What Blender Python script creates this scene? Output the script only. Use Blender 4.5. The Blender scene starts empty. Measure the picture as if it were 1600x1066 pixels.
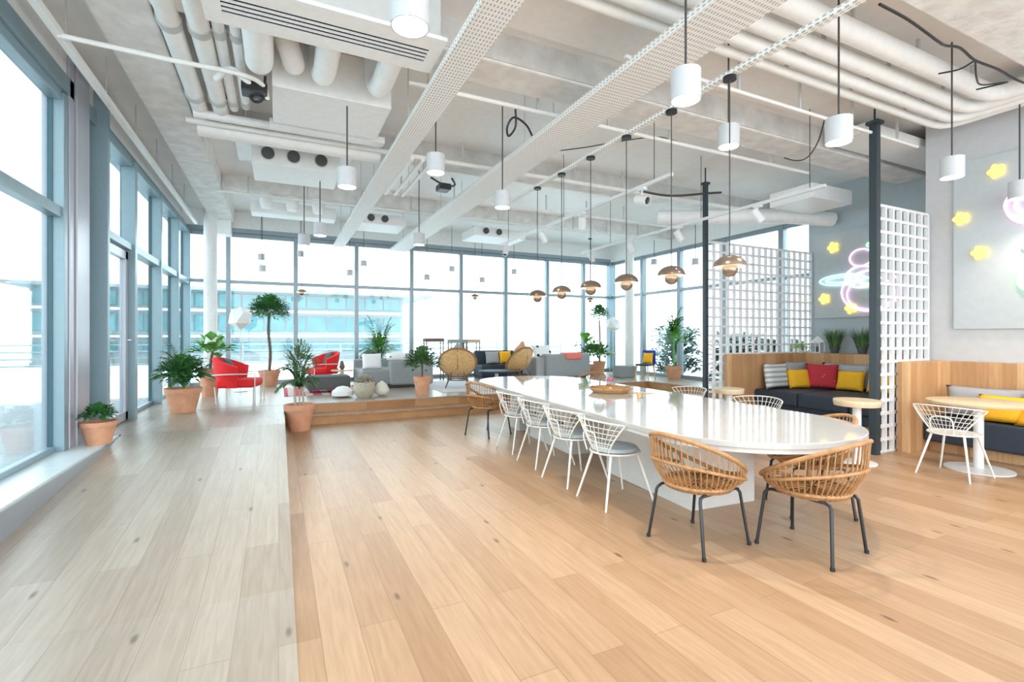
import bpy, bmesh, math, random
from mathutils import Vector, Matrix
R = math.radians
PI = math.pi
rnd = random.Random(7)
SC = bpy.context.scene
C = SC.collection

# ------------------------------------------------------------------ materials
def mat(name, col, rough=.5, metal=0.0, noise=None, bump=None, emis=None, spec=.5, stretch=(1, 1, 1)):
    m = bpy.data.materials.new(name); m.use_nodes = True
    nt = m.node_tree; b = nt.nodes['Principled BSDF']
    b.inputs['Base Color'].default_value = (*col, 1); b.inputs['Roughness'].default_value = rough
    b.inputs['Metallic'].default_value = metal; b.inputs['Specular IOR Level'].default_value = spec
    tc = nt.nodes.new('ShaderNodeTexCoord'); mp = nt.nodes.new('ShaderNodeMapping')
    mp.inputs['Scale'].default_value = stretch
    nt.links.new(tc.outputs['Object'], mp.inputs['Vector'])
    scale, amt = noise or (12, .03)
    n = nt.nodes.new('ShaderNodeTexNoise'); n.inputs['Scale'].default_value = scale; n.inputs['Detail'].default_value = 5
    nt.links.new(mp.outputs['Vector'], n.inputs['Vector'])
    r = nt.nodes.new('ShaderNodeValToRGB')
    r.color_ramp.elements[0].position = .3; r.color_ramp.elements[1].position = .7
    r.color_ramp.elements[0].color = (*[c * (1 - amt) for c in col], 1)
    r.color_ramp.elements[1].color = (*[min(1, c * (1 + amt)) for c in col], 1)
    nt.links.new(n.outputs['Fac'], r.inputs['Fac']); nt.links.new(r.outputs['Color'], b.inputs['Base Color'])
    if bump:
        n2 = nt.nodes.new('ShaderNodeTexNoise'); n2.inputs['Scale'].default_value = bump[0]; n2.inputs['Detail'].default_value = 6
        bp = nt.nodes.new('ShaderNodeBump'); bp.inputs['Strength'].default_value = bump[1]; bp.inputs['Distance'].default_value = .02
        nt.links.new(mp.outputs['Vector'], n2.inputs['Vector'])
        nt.links.new(n2.outputs['Fac'], bp.inputs['Height']); nt.links.new(bp.outputs['Normal'], b.inputs['Normal'])
    if emis:
        b.inputs['Emission Color'].default_value = (*emis[0], 1); b.inputs['Emission Strength'].default_value = emis[1]
    return m

def planks(name, c1, c2, dark, length=1.9, width=.19, rough=.36, axis='Y', knots=True, spec=.4):
    """wood boards: random tone per board, fine grain, thin seams and knots"""
    m = bpy.data.materials.new(name); m.use_nodes = True
    nt = m.node_tree; L = nt.links; N = nt.nodes; b = N['Principled BSDF']
    b.inputs['Roughness'].default_value = rough; b.inputs['Specular IOR Level'].default_value = spec
    tc = N.new('ShaderNodeTexCoord'); mp = N.new('ShaderNodeMapping')
    if axis == 'Y': mp.inputs['Rotation'].default_value = (0, 0, R(90))
    if axis == 'Z': mp.inputs['Rotation'].default_value = (0, R(90), 0)
    if axis == 'ZY': mp.inputs['Rotation'].default_value = (R(90), 0, R(90))
    L.new(tc.outputs['Object'], mp.inputs['Vector'])
    vec = mp.outputs['Vector']
    if axis in ('Z', 'ZY'):
        # vertical boards: long axis = z, across = x + y of the object
        sp = N.new('ShaderNodeSeparateXYZ'); L.new(tc.outputs['Object'], sp.inputs['Vector'])
        ad = N.new('ShaderNodeMath'); ad.operation = 'ADD'; L.new(sp.outputs['X'], ad.inputs[0]); L.new(sp.outputs['Y'], ad.inputs[1])
        cb = N.new('ShaderNodeCombineXYZ'); L.new(sp.outputs['Z'], cb.inputs['X']); L.new(ad.outputs[0], cb.inputs['Y'])
        vec = cb.outputs['Vector']
    br = N.new('ShaderNodeTexBrick'); br.offset = .37; br.offset_frequency = 2
    br.inputs['Color1'].default_value = (0, 0, 0, 1); br.inputs['Color2'].default_value = (1, 1, 1, 1)
    br.inputs['Mortar'].default_value = (.5, .5, .5, 1)
    br.inputs['Scale'].default_value = 1; br.inputs['Mortar Size'].default_value = .0022; br.inputs['Mortar Smooth'].default_value = .3
    br.inputs['Bias'].default_value = 0; br.inputs['Brick Width'].default_value = length; br.inputs['Row Height'].default_value = width
    L.new(vec, br.inputs['Vector'])
    ramp = N.new('ShaderNodeValToRGB'); e = ramp.color_ramp.elements
    e[0].color = (*c1, 1); e[1].color = (*c2, 1)
    x = e.new(.5); x.color = (*[(a + d) / 2 * 1.03 for a, d in zip(c1, c2)], 1)
    L.new(br.outputs['Color'], ramp.inputs['Fac'])
    st = N.new('ShaderNodeMapping'); st.inputs['Scale'].default_value = (1.2, 16, 1); L.new(vec, st.inputs['Vector'])
    g = N.new('ShaderNodeTexNoise'); g.inputs['Scale'].default_value = 2.4; g.inputs['Detail'].default_value = 8; g.inputs['Distortion'].default_value = .6
    L.new(st.outputs['Vector'], g.inputs['Vector'])
    gr = N.new('ShaderNodeValToRGB'); gr.color_ramp.elements[0].position = .35; gr.color_ramp.elements[1].position = .75
    gr.color_ramp.elements[0].color = (.86, .83, .80, 1); gr.color_ramp.elements[1].color = (1.05, 1.05, 1.05, 1)
    L.new(g.outputs['Fac'], gr.inputs['Fac'])
    mu = N.new('ShaderNodeMixRGB'); mu.blend_type = 'MULTIPLY'; mu.inputs['Fac'].default_value = 1
    L.new(ramp.outputs['Color'], mu.inputs['Color1']); L.new(gr.outputs['Color'], mu.inputs['Color2'])
    out = mu.outputs['Color']
    if knots:
        km = N.new('ShaderNodeMapping'); km.inputs['Scale'].default_value = (.6, 1.7, 1); L.new(vec, km.inputs['Vector'])
        vo = N.new('ShaderNodeTexVoronoi'); vo.voronoi_dimensions = '2D'; vo.inputs['Scale'].default_value = 1.0; L.new(km.outputs['Vector'], vo.inputs['Vector'])
        kr = N.new('ShaderNodeValToRGB'); kr.color_ramp.elements[0].position = .012; kr.color_ramp.elements[1].position = .034
        kr.color_ramp.elements[0].color = (1, 1, 1, 1); kr.color_ramp.elements[1].color = (0, 0, 0, 1)
        L.new(vo.outputs['Distance'], kr.inputs['Fac'])
        k2 = N.new('ShaderNodeMath'); k2.operation = 'MULTIPLY'; k2.inputs[1].default_value = .75; L.new(kr.outputs['Color'], k2.inputs[0])
        mk = N.new('ShaderNodeMixRGB'); L.new(k2.outputs[0], mk.inputs['Fac']); L.new(out, mk.inputs['Color1']); mk.inputs['Color2'].default_value = (*dark, 1)
        out = mk.outputs['Color']
    ms = N.new('ShaderNodeMixRGB'); sm = N.new('ShaderNodeMath'); sm.operation = 'MULTIPLY'; sm.inputs[1].default_value = .45
    L.new(br.outputs['Fac'], sm.inputs[0]); L.new(sm.outputs[0], ms.inputs['Fac'])
    L.new(out, ms.inputs['Color1']); ms.inputs['Color2'].default_value = (*dark, 1)
    L.new(ms.outputs['Color'], b.inputs['Base Color'])
    return m

def glassy(name, tint=(.95, .98, .98), refl=.07):
    m = bpy.data.materials.new(name); m.use_nodes = True
    nt = m.node_tree; nt.nodes.clear(); N = nt.nodes; L = nt.links
    o = N.new('ShaderNodeOutputMaterial'); t = N.new('ShaderNodeBsdfTransparent'); g = N.new('ShaderNodeBsdfGlossy')
    n = N.new('ShaderNodeTexNoise'); n.inputs['Scale'].default_value = .6
    rr = N.new('ShaderNodeMapRange'); rr.inputs['To Min'].default_value = .01; rr.inputs['To Max'].default_value = .03
    L.new(n.outputs['Fac'], rr.inputs['Value']); L.new(rr.outputs[0], g.inputs['Roughness'])
    t.inputs['Color'].default_value = (*tint, 1)
    lw = N.new('ShaderNodeLayerWeight'); lw.inputs['Blend'].default_value = .25
    ml = N.new('ShaderNodeMath'); ml.operation = 'MULTIPLY_ADD'; ml.inputs[1].default_value = .55; ml.inputs[2].default_value = refl * .4
    L.new(lw.outputs['Fresnel'], ml.inputs[0])
    mx = N.new('ShaderNodeMixShader'); L.new(ml.outputs[0], mx.inputs[0]); L.new(t.outputs[0], mx.inputs[1]); L.new(g.outputs[0], mx.inputs[2])
    L.new(mx.outputs[0], o.inputs['Surface'])
    return m

def perforated(name, col, hole, k=22):
    """painted sheet metal punched with rows of small slots"""
    m = mat(name, col, .5)
    nt = m.node_tree; N = nt.nodes; L = nt.links; b = N['Principled BSDF']
    src = b.inputs['Base Color'].links[0].from_socket
    tc = N.new('ShaderNodeTexCoord'); sp = N.new('ShaderNodeSeparateXYZ'); L.new(tc.outputs['Object'], sp.inputs['Vector'])
    def frac(sock, k, off=0):
        a = N.new('ShaderNodeMath'); a.operation = 'MULTIPLY_ADD'; a.inputs[1].default_value = k; a.inputs[2].default_value = off + 100; L.new(sock, a.inputs[0])
        f = N.new('ShaderNodeMath'); f.operation = 'FRACT'; L.new(a.outputs[0], f.inputs[0])
        s = N.new('ShaderNodeMath'); s.operation = 'SUBTRACT'; s.inputs[1].default_value = .5; L.new(f.outputs[0], s.inputs[0])
        q = N.new('ShaderNodeMath'); q.operation = 'ABSOLUTE'; L.new(s.outputs[0], q.inputs[0])
        return q.outputs[0]
    ad = N.new('ShaderNodeMath'); ad.operation = 'ADD'; L.new(sp.outputs['X'], ad.inputs[0]); L.new(sp.outputs['Z'], ad.inputs[1])
    fx = frac(ad.outputs[0], k); fy = frac(sp.outputs['Y'], k * .55)
    a = N.new('ShaderNodeMath'); a.operation = 'LESS_THAN'; a.inputs[1].default_value = .2; L.new(fx, a.inputs[0])
    c = N.new('ShaderNodeMath'); c.operation = 'LESS_THAN'; c.inputs[1].default_value = .27; L.new(fy, c.inputs[0])
    d = N.new('ShaderNodeMath'); d.operation = 'MULTIPLY'; L.new(a.outputs[0], d.inputs[0]); L.new(c.outputs[0], d.inputs[1])
    mx = N.new('ShaderNodeMixRGB'); L.new(d.outputs[0], mx.inputs['Fac']); L.new(src, mx.inputs['Color1']); mx.inputs['Color2'].default_value = (*hole, 1)
    L.new(mx.outputs['Color'], b.inputs['Base Color'])
    return m

def stripes(name, c1, c2, k, axis='Z', rough=.8):
    m = mat(name, c1, rough)
    nt = m.node_tree; N = nt.nodes; L = nt.links; b = N['Principled BSDF']
    tc = N.new('ShaderNodeTexCoord'); sp = N.new('ShaderNodeSeparateXYZ'); L.new(tc.outputs['Object'], sp.inputs['Vector'])
    a = N.new('ShaderNodeMath'); a.operation = 'MULTIPLY_ADD'; a.inputs[1].default_value = k; a.inputs[2].default_value = 50; L.new(sp.outputs[axis], a.inputs[0])
    f = N.new('ShaderNodeMath'); f.operation = 'FRACT'; L.new(a.outputs[0], f.inputs[0])
    g = N.new('ShaderNodeMath'); g.operation = 'GREATER_THAN'; g.inputs[1].default_value = .55; L.new(f.outputs[0], g.inputs[0])
    mx = N.new('ShaderNodeMixRGB'); L.new(g.outputs[0], mx.inputs['Fac']); mx.inputs['Color1'].default_value = (*c1, 1); mx.inputs['Color2'].default_value = (*c2, 1)
    L.new(mx.outputs['Color'], b.inputs['Base Color'])
    return m

def blobs(name, c1, c2, scale, lo, hi):
    m = mat(name, c1, .8)
    nt = m.node_tree; N = nt.nodes; L = nt.links; b = N['Principled BSDF']
    tc = N.new('ShaderNodeTexCoord'); n = N.new('ShaderNodeTexVoronoi'); n.inputs['Scale'].default_value = scale
    L.new(tc.outputs['Object'], n.inputs['Vector'])
    r = N.new('ShaderNodeValToRGB'); r.color_ramp.elements[0].position = lo; r.color_ramp.elements[1].position = hi
    r.color_ramp.elements[0].color = (*c2, 1); r.color_ramp.elements[1].color = (*c1, 1)
    L.new(n.outputs['Distance'], r.inputs['Fac']); L.new(r.outputs['Color'], b.inputs['Base Color'])
    return m

def glow(name, col, s):
    return mat(name, col, .4, emis=(col, s))

M = dict(
    floor=planks('oak_boards', (.37, .225, .128), (.485, .325, .205), (.09, .05, .028)),
    ramp=planks('glare_pale_oak_boards', (.37, .315, .26), (.46, .405, .345), (.13, .095, .065), width=.2, rough=.3, spec=.55),  # same oak as the floor, skylight glare put into its paler colour
    riser=planks('oak_riser', (.42, .2, .08), (.58, .33, .16), (.2, .1, .05), length=.9, width=.3, rough=.45, axis='X', knots=False),
    board=planks('booth_oak', (.5, .27, .125), (.68, .43, .23), (.2, .1, .05), length=3, width=.13, rough=.5, axis='Z', knots=False),
    frame=mat('blue_grey_frame', (.27, .375, .425), .35, .2),
    frame2=mat('teal_grey_frame', (.29, .35, .39), .35, .2),
    darkframe=mat('dark_teal_gasket', (.05, .12, .15), .4),
    clad=mat('brushed_aluminium_panel', (.46, .47, .53), .32, .25, noise=(3, .05), stretch=(1, 1, .1)),
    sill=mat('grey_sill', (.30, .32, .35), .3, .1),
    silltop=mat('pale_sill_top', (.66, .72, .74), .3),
    pane=glassy('window_glass', (.90, .965, .97), .07),
    glass=glassy('thin_glass', (.95, .93, .88), .15),
    slab=mat('white_painted_slab', (.88, .86, .84), .85, noise=(3, .03), bump=(9, .25)),
    rough=mat('rough_painted_concrete', (.80, .78, .755), .9, noise=(5, .12), bump=(7, 1.0)),
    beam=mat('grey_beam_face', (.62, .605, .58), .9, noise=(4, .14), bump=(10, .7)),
    duct=mat('white_duct', (.90, .90, .89), .45),
    duct2=mat('cream_white_pipe', (.89, .875, .85), .45),
    galv=mat('grey_galvanised_box', (.58, .59, .58), .5),
    tray=perforated('perforated_tray', (.90, .885, .86), (.42, .40, .38), 36),
    whitemetal=mat('white_metal', (.74, .74, .75), .35),
    cream=mat('cream_white_metal', (.74, .725, .69), .4),
    black=mat('black_metal', (.015, .015, .017), .4),
    charcoal=mat('charcoal_post', (.03, .045, .055), .45),
    cord=mat('dark_cord', (.06, .055, .05), .6),
    bulb=glow('lamp_diffuser', (1, .97, .92), 9),
    bronze=mat('smoky_bronze', (.30, .24, .19), .22, .75),
    bronzein=glow('warm_shade_inside', (1, .72, .45), 1.3),
    wall=mat('white_wall', (.56, .56, .57), .8),
    wallgrey=mat('blue_grey_wall', (.46, .52, .55), .8),
    mural=mat('pale_sign_panel', (.50, .54, .56), .55),
    lattice=mat('white_lattice', (.78, .79, .81), .4),
    lampbody=mat('lamp_body_white', (.56, .57, .59), .45),
    slotblack=mat('dark_slot', (.004, .004, .004), 1, spec=0),
    table=mat('white_stone_top', (.47, .455, .44), .05, noise=(2, .03), spec=.9),
    tableedge=mat('white_laminate_plinth', (.60, .585, .565), .35),
    rattan=mat('rattan_cane', (.38, .195, .08), .5, noise=(30, .25)),
    weave=mat('woven_rattan', (.34, .185, .08), .65, noise=(60, .35), bump=(80, 1)),
    paleoak=mat('pale_oak', (.62, .48, .31), .4, noise=(5, .08), stretch=(1, 8, 1)),
    navy=mat('dark_navy_upholstery', (.028, .040, .062), .6, bump=(60, .15)),
    grey=mat('light_grey_cushion', (.40, .41, .43), .85, bump=(90, .2)),
    midgrey=mat('grey_sofa_fabric', (.32, .34, .345), .9, bump=(90, .2)),
    darkgrey=mat('dark_grey_fabric', (.10, .11, .11), .9),
    blugrey=mat('seat_pad_grey', (.38, .43, .46), .85),
    yellow=mat('yellow_cushion', (.95, .50, .02), .8),
    red=mat('red_fabric', (.78, .015, .02), .75),
    coral=mat('coral_throw', (.85, .22, .18), .9),
    redpat=blobs('red_pattern', (.52, .03, .045), (.85, .35, .38), 14, .08, .16),
    stripe=stripes('striped_cushion', (.80, .80, .76), (.38, .43, .45), 11, 'Y'),
    terra=mat('terracotta', (.66, .33, .20), .75, noise=(8, .12)),
    soil=mat('soil', (.05, .035, .025), .95),
    leaf=mat('dark_green_leaf', (.05, .19, .045), .45, noise=(9, .4)),
    leaf2=mat('bright_green_leaf', (.12, .36, .05), .45, noise=(9, .35)),
    leaf3=mat('olive_green_leaf', (.085, .18, .065), .5, noise=(9, .35)),
    leaf4=mat('lime_leaf', (.40, .58, .18), .5, noise=(9, .25)),
    bark=mat('brown_bark', (.16, .11, .08), .9),
    rug=stripes('striped_rug', (.62, .08, .12), (.75, .55, .52), 3.2, 'X', .95),
    palerug=mat('pale_rug', (.70, .69, .72), .95),
    basket=mat('beige_basket', (.50, .46, .36), .85, noise=(40, .25), bump=(50, .8)),
    cloth=mat('cream_cloth', (.80, .76, .68), .9),
    spots=blobs('black_spotted_fabric', (.85, .85, .85), (.01, .01, .01), 5, .22, .26),
    white=mat('matt_white', (.85, .85, .85), .6),
    paper=mat('white_paper_shade', (.86, .86, .86), .7),
    pink=mat('pink_blossom', (.80, .22, .35), .7),
    tray2=mat('wicker_tray', (.66, .40, .17), .6, noise=(30, .25), bump=(60, .8)),
    wax=mat('amber_wax', (.80, .48, .18), .4),
    blue=mat('royal_blue', (.02, .06, .40), .7),
    teal=mat('teal_facade_glass', (.05, .18, .21), .15, noise=(1.2, .2)),
    facade=mat('pale_facade', (.22, .26, .27), .7),
    deck=mat('grey_deck_boards', (.26, .28, .30), .6, noise=(2, .2), stretch=(.3, 9, 1)),
    deck2=mat('pale_terrace', (.78, .80, .80), .7),
    bush=mat('blue_green_bush', (.07, .16, .14), .8, noise=(6, .4)),
    nyellow=glow('neon_yellow', (1, .72, .13), .95),
    npink=glow('neon_pink', (1, .55, .85), 1.1),
    nwhite=glow('neon_white', (1, .82, .93), 1.0),
    ncyan=glow('neon_cyan', (.5, .95, 1), .9),
    ngreen=glow('neon_green', (.25, 1, .35), 1.5),
)

# ------------------------------------------------------------------ mesh helpers
class MB:
    def __init__(s): s.bm = bmesh.new()
    def box(s, x0, y0, z0, x1, y1, z1, rot=0, c=None):
        vs = [Vector((x, y, z)) for x in (x0, x1) for y in (y0, y1) for z in (z0, z1)]
        if rot:
            c = Vector(c or ((x0 + x1) / 2, (y0 + y1) / 2, 0)); m = Matrix.Rotation(rot, 3, 'Z')
            vs = [m @ (v - c) + c for v in vs]
        v = [s.bm.verts.new(p) for p in vs]
        for f in ((0, 1, 3, 2), (4, 6, 7, 5), (0, 4, 5, 1), (2, 3, 7, 6), (0, 2, 6, 4), (1, 5, 7, 3)): s.bm.faces.new([v[i] for i in f])
        return s
    def tube(s, pts, r, n=8, closed=False, r2=None):
        pts = [Vector(p) for p in pts]; k = len(pts); rings = []
        up = None
        for i, p in enumerate(pts):
            a = pts[(i - 1) % k] if (closed or i > 0) else p
            b = pts[(i + 1) % k] if (closed or i < k - 1) else p
            t = (b - a).normalized()
            if up is None:
                up = Vector((0, 0, 1)) if abs(t.z) < .9 else Vector((1, 0, 0))
            u = (up - t * up.dot(t))
            if u.length < 1e-4: u = t.orthogonal()
            u.normalize(); w = t.cross(u); up = u
            rr = r if r2 is None else r + (r2 - r) * i / (k - 1)
            rings.append([s.bm.verts.new(p + (u * math.cos(2 * PI * j / n) + w * math.sin(2 * PI * j / n)) * rr) for j in range(n)])
        for i in range(k if closed else k - 1):
            A, B = rings[i], rings[(i + 1) % k]
            for j in range(n): s.bm.faces.new((A[j], A[(j + 1) % n], B[(j + 1) % n], B[j]))
        if not closed:
            s.bm.faces.new(rings[0][::-1]); s.bm.faces.new(rings[-1])
        return s
    def lathe(s, prof, c=(0, 0, 0), n=24, cap=True, M4=None):
        c = Vector(c); rings = []
        for r, z in prof:
            row = []
            for j in range(n):
                p = Vector((r * math.cos(2 * PI * j / n), r * math.sin(2 * PI * j / n), z))
                if M4: p = M4 @ p
                row.append(s.bm.verts.new(p + c))
            rings.append(row)
        for A, B in zip(rings, rings[1:]):
            for j in range(n): s.bm.faces.new((A[j], A[(j + 1) % n], B[(j + 1) % n], B[j]))
        if cap:
            if prof[0][0] > 1e-5: s.bm.faces.new(rings[0][::-1])
            if prof[-1][0] > 1e-5: s.bm.faces.new(rings[-1])
        return s
    def prism(s, pts, z0, z1):
        a = [s.bm.verts.new((x, y, z0)) for x, y in pts]; b = [s.bm.verts.new((x, y, z1)) for x, y in pts]; n = len(pts)
        s.bm.faces.new(a[::-1]); s.bm.faces.new(b)
        for i in range(n): s.bm.faces.new((a[i], a[(i + 1) % n], b[(i + 1) % n], b[i]))
        return s
    def quad(s, *ps):
        s.bm.faces.new([s.bm.verts.new(p) for p in ps]); return s
    def leaf(s, p, d, ln, w, droop=.4, up=Vector((0, 0, 1))):
        d = d.normalized(); side = d.cross(up)
        if side.length < .05: side = Vector((1, 0, 0))
        side.normalize(); nrm = side.cross(d)
        L0 = s.bm.verts.new(p)
        m1 = p + d * ln * .45 + nrm * ln * .05; tip = p + d * ln - up * ln * droop
        a = s.bm.verts.new(m1 + side * w * .5); b = s.bm.verts.new(m1 - side * w * .5); mid = s.bm.verts.new(m1 - nrm * w * .12)
        t = s.bm.verts.new(tip)
        s.bm.faces.new((L0, a, mid)); s.bm.faces.new((L0, mid, b)); s.bm.faces.new((a, t, mid)); s.bm.faces.new((mid, t, b))
        return s
    def build(s, name, m, parent=None, smooth=False, bevel=0, loc=None, rot=None, seg=2, label=None):
        me = bpy.data.meshes.new(name)
        bmesh.ops.recalc_face_normals(s.bm, faces=s.bm.faces[:]) if not getattr(s, 'raw', False) else None
        s.bm.to_mesh(me); s.bm.free()
        me.materials.append(M[m] if isinstance(m, str) else m)
        if smooth:
            for p in me.polygons: p.use_smooth = True
        o = bpy.data.objects.new(name, me); C.objects.link(o)
        if parent: o.parent = parent
        if loc: o.location = loc
        if rot is not None: o.rotation_euler = rot if isinstance(rot, tuple) else (0, 0, rot)
        if smooth:
            md = o.modifiers.new('es', 'EDGE_SPLIT'); md.split_angle = R(50)
        if bevel:
            md = o.modifiers.new('bv', 'BEVEL'); md.width = bevel; md.segments = seg; md.limit_method = 'ANGLE'
        if label: o['label'] = label
        return o

def thing(name, label, cat, loc=(0, 0, 0), rz=0, group=None):
    o = bpy.data.objects.new(name, None); C.objects.link(o); o.empty_display_size = .1
    o.location = loc; o.rotation_euler = (0, 0, rz); o['label'] = label; o['category'] = cat
    if group: o['group'] = group
    return o
def tag(o, label, cat, group=None):
    o['label'] = label; o['category'] = cat
    if group: o['group'] = group
    return o
def struct(o): o['kind'] = 'structure'; return o
def dup(root, label, loc=None, rz=None, group=None, scale=None):
    r = root.copy(); C.objects.link(r)
    if loc is not None: r.location = loc
    if rz is not None: r.rotation_euler = (0, 0, rz)
    if scale: r.scale = (scale,) * 3
    r['label'] = label
    if group: r['group'] = group
    for ch in list(root.children):
        c = ch.copy(); C.objects.link(c); c.parent = r
        for g in list(ch.children):
            d = g.copy(); C.objects.link(d); d.parent = c
    return r
def arc(cx, cy, r, a0, a1, n, z): return [(cx + r * math.cos(a0 + (a1 - a0) * i / n), cy + r * math.sin(a0 + (a1 - a0) * i / n), z) for i in range(n + 1)]
def ring(r, z, n=32, ry=None): return [(r * math.cos(2 * PI * i / n), (ry or r) * math.sin(2 * PI * i / n), z) for i in range(n)]
def spline(pts, k=8):
    P = [Vector(p) for p in pts]; P = [P[0] * 2 - P[1]] + P + [P[-1] * 2 - P[-2]]; out = []
    for i in range(1, len(P) - 2):
        for j in range(k):
            t = j / k; a, b, c, d = P[i - 1:i + 3]
            out.append(.5 * ((2 * b) + (c - a) * t + (2 * a - 5 * b + 4 * c - d) * t * t + (3 * b - a - 3 * c + d) * t ** 3))
    out.append(P[-2]); return out

# ------------------------------------------------------------------ setting
W0 = -2.5   # how far the room runs on behind the camera
struct(MB().box(-2.3, W0, -.12, 10.4, 13.7, 0).build('floor', 'floor'))
# ramp and raised left walkway
def ramp():
    b = MB(); x0, x1 = -1.7, .08
    y0, y1, y2 = 3.18, 7.3, 9.25
    A = [(y0, 0), (y1, .32), (y2, .32)]
    L = [b.bm.verts.new((x0, y, z)) for y, z in A]; Rr = [b.bm.verts.new((x1, y, z)) for y, z in A]
    Lb = [b.bm.verts.new((x0, y, -.02)) for y, z in A]; Rb = [b.bm.verts.new((x1, y, -.02)) for y, z in A]
    for i in range(2):
        b.bm.faces.new((L[i], Rr[i], Rr[i + 1], L[i + 1])); b.bm.faces.new((Rr[i], Rb[i], Rb[i + 1], Rr[i + 1])); b.bm.faces.new((L[i], L[i + 1], Lb[i + 1], Lb[i]))
    b.bm.faces.new((L[0], Lb[0], Rb[0], Rr[0])); b.bm.faces.new((L[2], Rr[2], Rb[2], Lb[2])); b.bm.faces.new((*Lb, *Rb[::-1]))
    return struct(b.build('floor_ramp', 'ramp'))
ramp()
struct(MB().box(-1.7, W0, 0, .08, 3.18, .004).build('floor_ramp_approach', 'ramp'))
# raised lounge platform: L-shaped, two risers
plat = struct(MB().prism([(-2.1, 7.3), (-1.7, 7.3), (-1.7, 9.25), (5.2, 9.25), (5.2, 10.1), (8.85, 10.1), (8.85, 6.5), (10.3, 6.5), (10.3, 13.6), (-2.1, 13.6)], .0, .318).build('floor_platform', 'riser'))
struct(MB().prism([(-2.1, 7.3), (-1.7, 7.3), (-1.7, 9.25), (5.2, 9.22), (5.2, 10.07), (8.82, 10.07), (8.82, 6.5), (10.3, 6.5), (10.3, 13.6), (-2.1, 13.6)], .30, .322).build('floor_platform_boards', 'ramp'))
struct(MB().prism([(.08, 8.9), (5.5, 8.9), (5.5, 9.75), (8.5, 9.75), (8.5, 6.5), (8.85, 6.5), (8.85, 10.1), (5.2, 10.1), (5.2, 9.25), (.08, 9.25)], 0, .135).build('floor_step', 'riser'))
struct(MB().prism([(.08, 8.87), (5.5, 8.87), (5.5, 9.72), (8.47, 9.72), (8.47, 6.5), (8.85, 6.5), (8.85, 10.1), (5.2, 10.1), (5.2, 9.25), (.08, 9.25)], .135, .16).build('floor_step_tread', 'floor'))
# ceiling slab and concrete beams
struct(MB().box(-2.3, W0, 4.5, 10.4, 13.7, 4.7).build('ceiling', 'slab'))
def sub(b, n):
    bmesh.ops.subdivide_edges(b.bm, edges=b.bm.edges[:], cuts=n, use_grid_fill=True); return b
for nm, b in (('ceiling_beam', (-.95, 4.39, 4.2, 9.9, 4.86, 4.52)), ('ceiling_beam', (1.9, 1.2, 4.15, 8.2, 2.15, 4.52)), ('ceiling_beam', (-.95, 7.35, 4.25, 10.1, 7.8, 4.52)), ('ceiling_beam', (-.95, 10.4, 4.25, 10.1, 10.85, 4.52))):
    o = struct(MB().box(*b).build(nm, 'rough', bevel=.02)); 
o = struct(MB().box(-1.42, W0, 4.2, -.95, 13.3, 4.52).build('ceiling_beam', 'rough', bevel=.02))
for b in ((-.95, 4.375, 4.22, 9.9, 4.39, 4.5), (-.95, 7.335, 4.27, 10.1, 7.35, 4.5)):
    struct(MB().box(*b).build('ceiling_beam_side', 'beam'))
# smooth ceiling panels between the beams
for i, b in enumerate(((1.7, 2.9, 6.2, 4.2), (1.7, 5.1, 6.4, 7.1), (1.7, 8.0, 6.5, 10.2), (-.6, 8.2, 1.1, 9.3))):
    tag(MB().box(b[0], b[1], 4.44, b[2], b[3], 4.5).build('ceiling_panel', 'duct2', bevel=.01),
        ['smooth white ceiling panel between the pipes and the first cross beam', 'smooth white ceiling panel above the middle of the long table', 'smooth white ceiling panel towards the far end of the long table', 'smooth white ceiling panel above the far left lounge'][i], 'ceiling panel', 'smooth ceiling panels')

WN = [0]; 
def window_left(y0, y1, xg, xi, zb, zt=4.0, ztr=2.78, mull=.1, first=False):
    WN[0] += 1
    b = MB()
    if first: b.box(xg, y0 - mull, zb, xi, y0, zt)
    b.box(xg, y1, zb, xi, y1 + mull, zt)                       # mullion at the far end
    b.box(xg - .02, y0, zt - .08, xi - .02, y1, zt + .02)        # head
    b.box(xg - .02, y0, zb, xg + .05, y1, zb + .06)             # foot
    b.box(xg - .01, y0, ztr - .06, xi - .02, y1, ztr + .05)      # transom
    o = struct(b.build('window_%d' % WN[0], 'frame', bevel=.006))
    g = MB().box(xg - .012, y1 - .012, zb, xg + .03, y1, zt)
    g.build('gasket', 'darkframe', o)
    MB().box(xg, y0, zb, xg + .008, y1, zt).build('pane', 'pane', o)
    return o
window_left(W0, -.4, -2.1, -1.99, .32)
window_left(-.3, 1.3, -2.1, -1.99, .32)
window_left(1.4, 3.0, -2.1, -1.99, .32)
window_left(3.1, 4.7, -2.1, -1.99, .32)
window_left(4.8, 6.48, -2.1, -1.98, .32)
# clad column beside the glazed door
struct(MB().box(-2.2, 6.6, .3, -1.97, 6.72, 4.45).box(-2.2, 6.74, .3, -1.95, 7.12, 4.45).build('wall_left', 'clad', bevel=.008))
struct(MB().box(-2.2, 7.12, .3, -2.03, 7.42, 4.45).box(-2.05, 7.42, .3, -1.86, 7.5, 4.45).build('trim_1', 'frame', bevel=.006))
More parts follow.
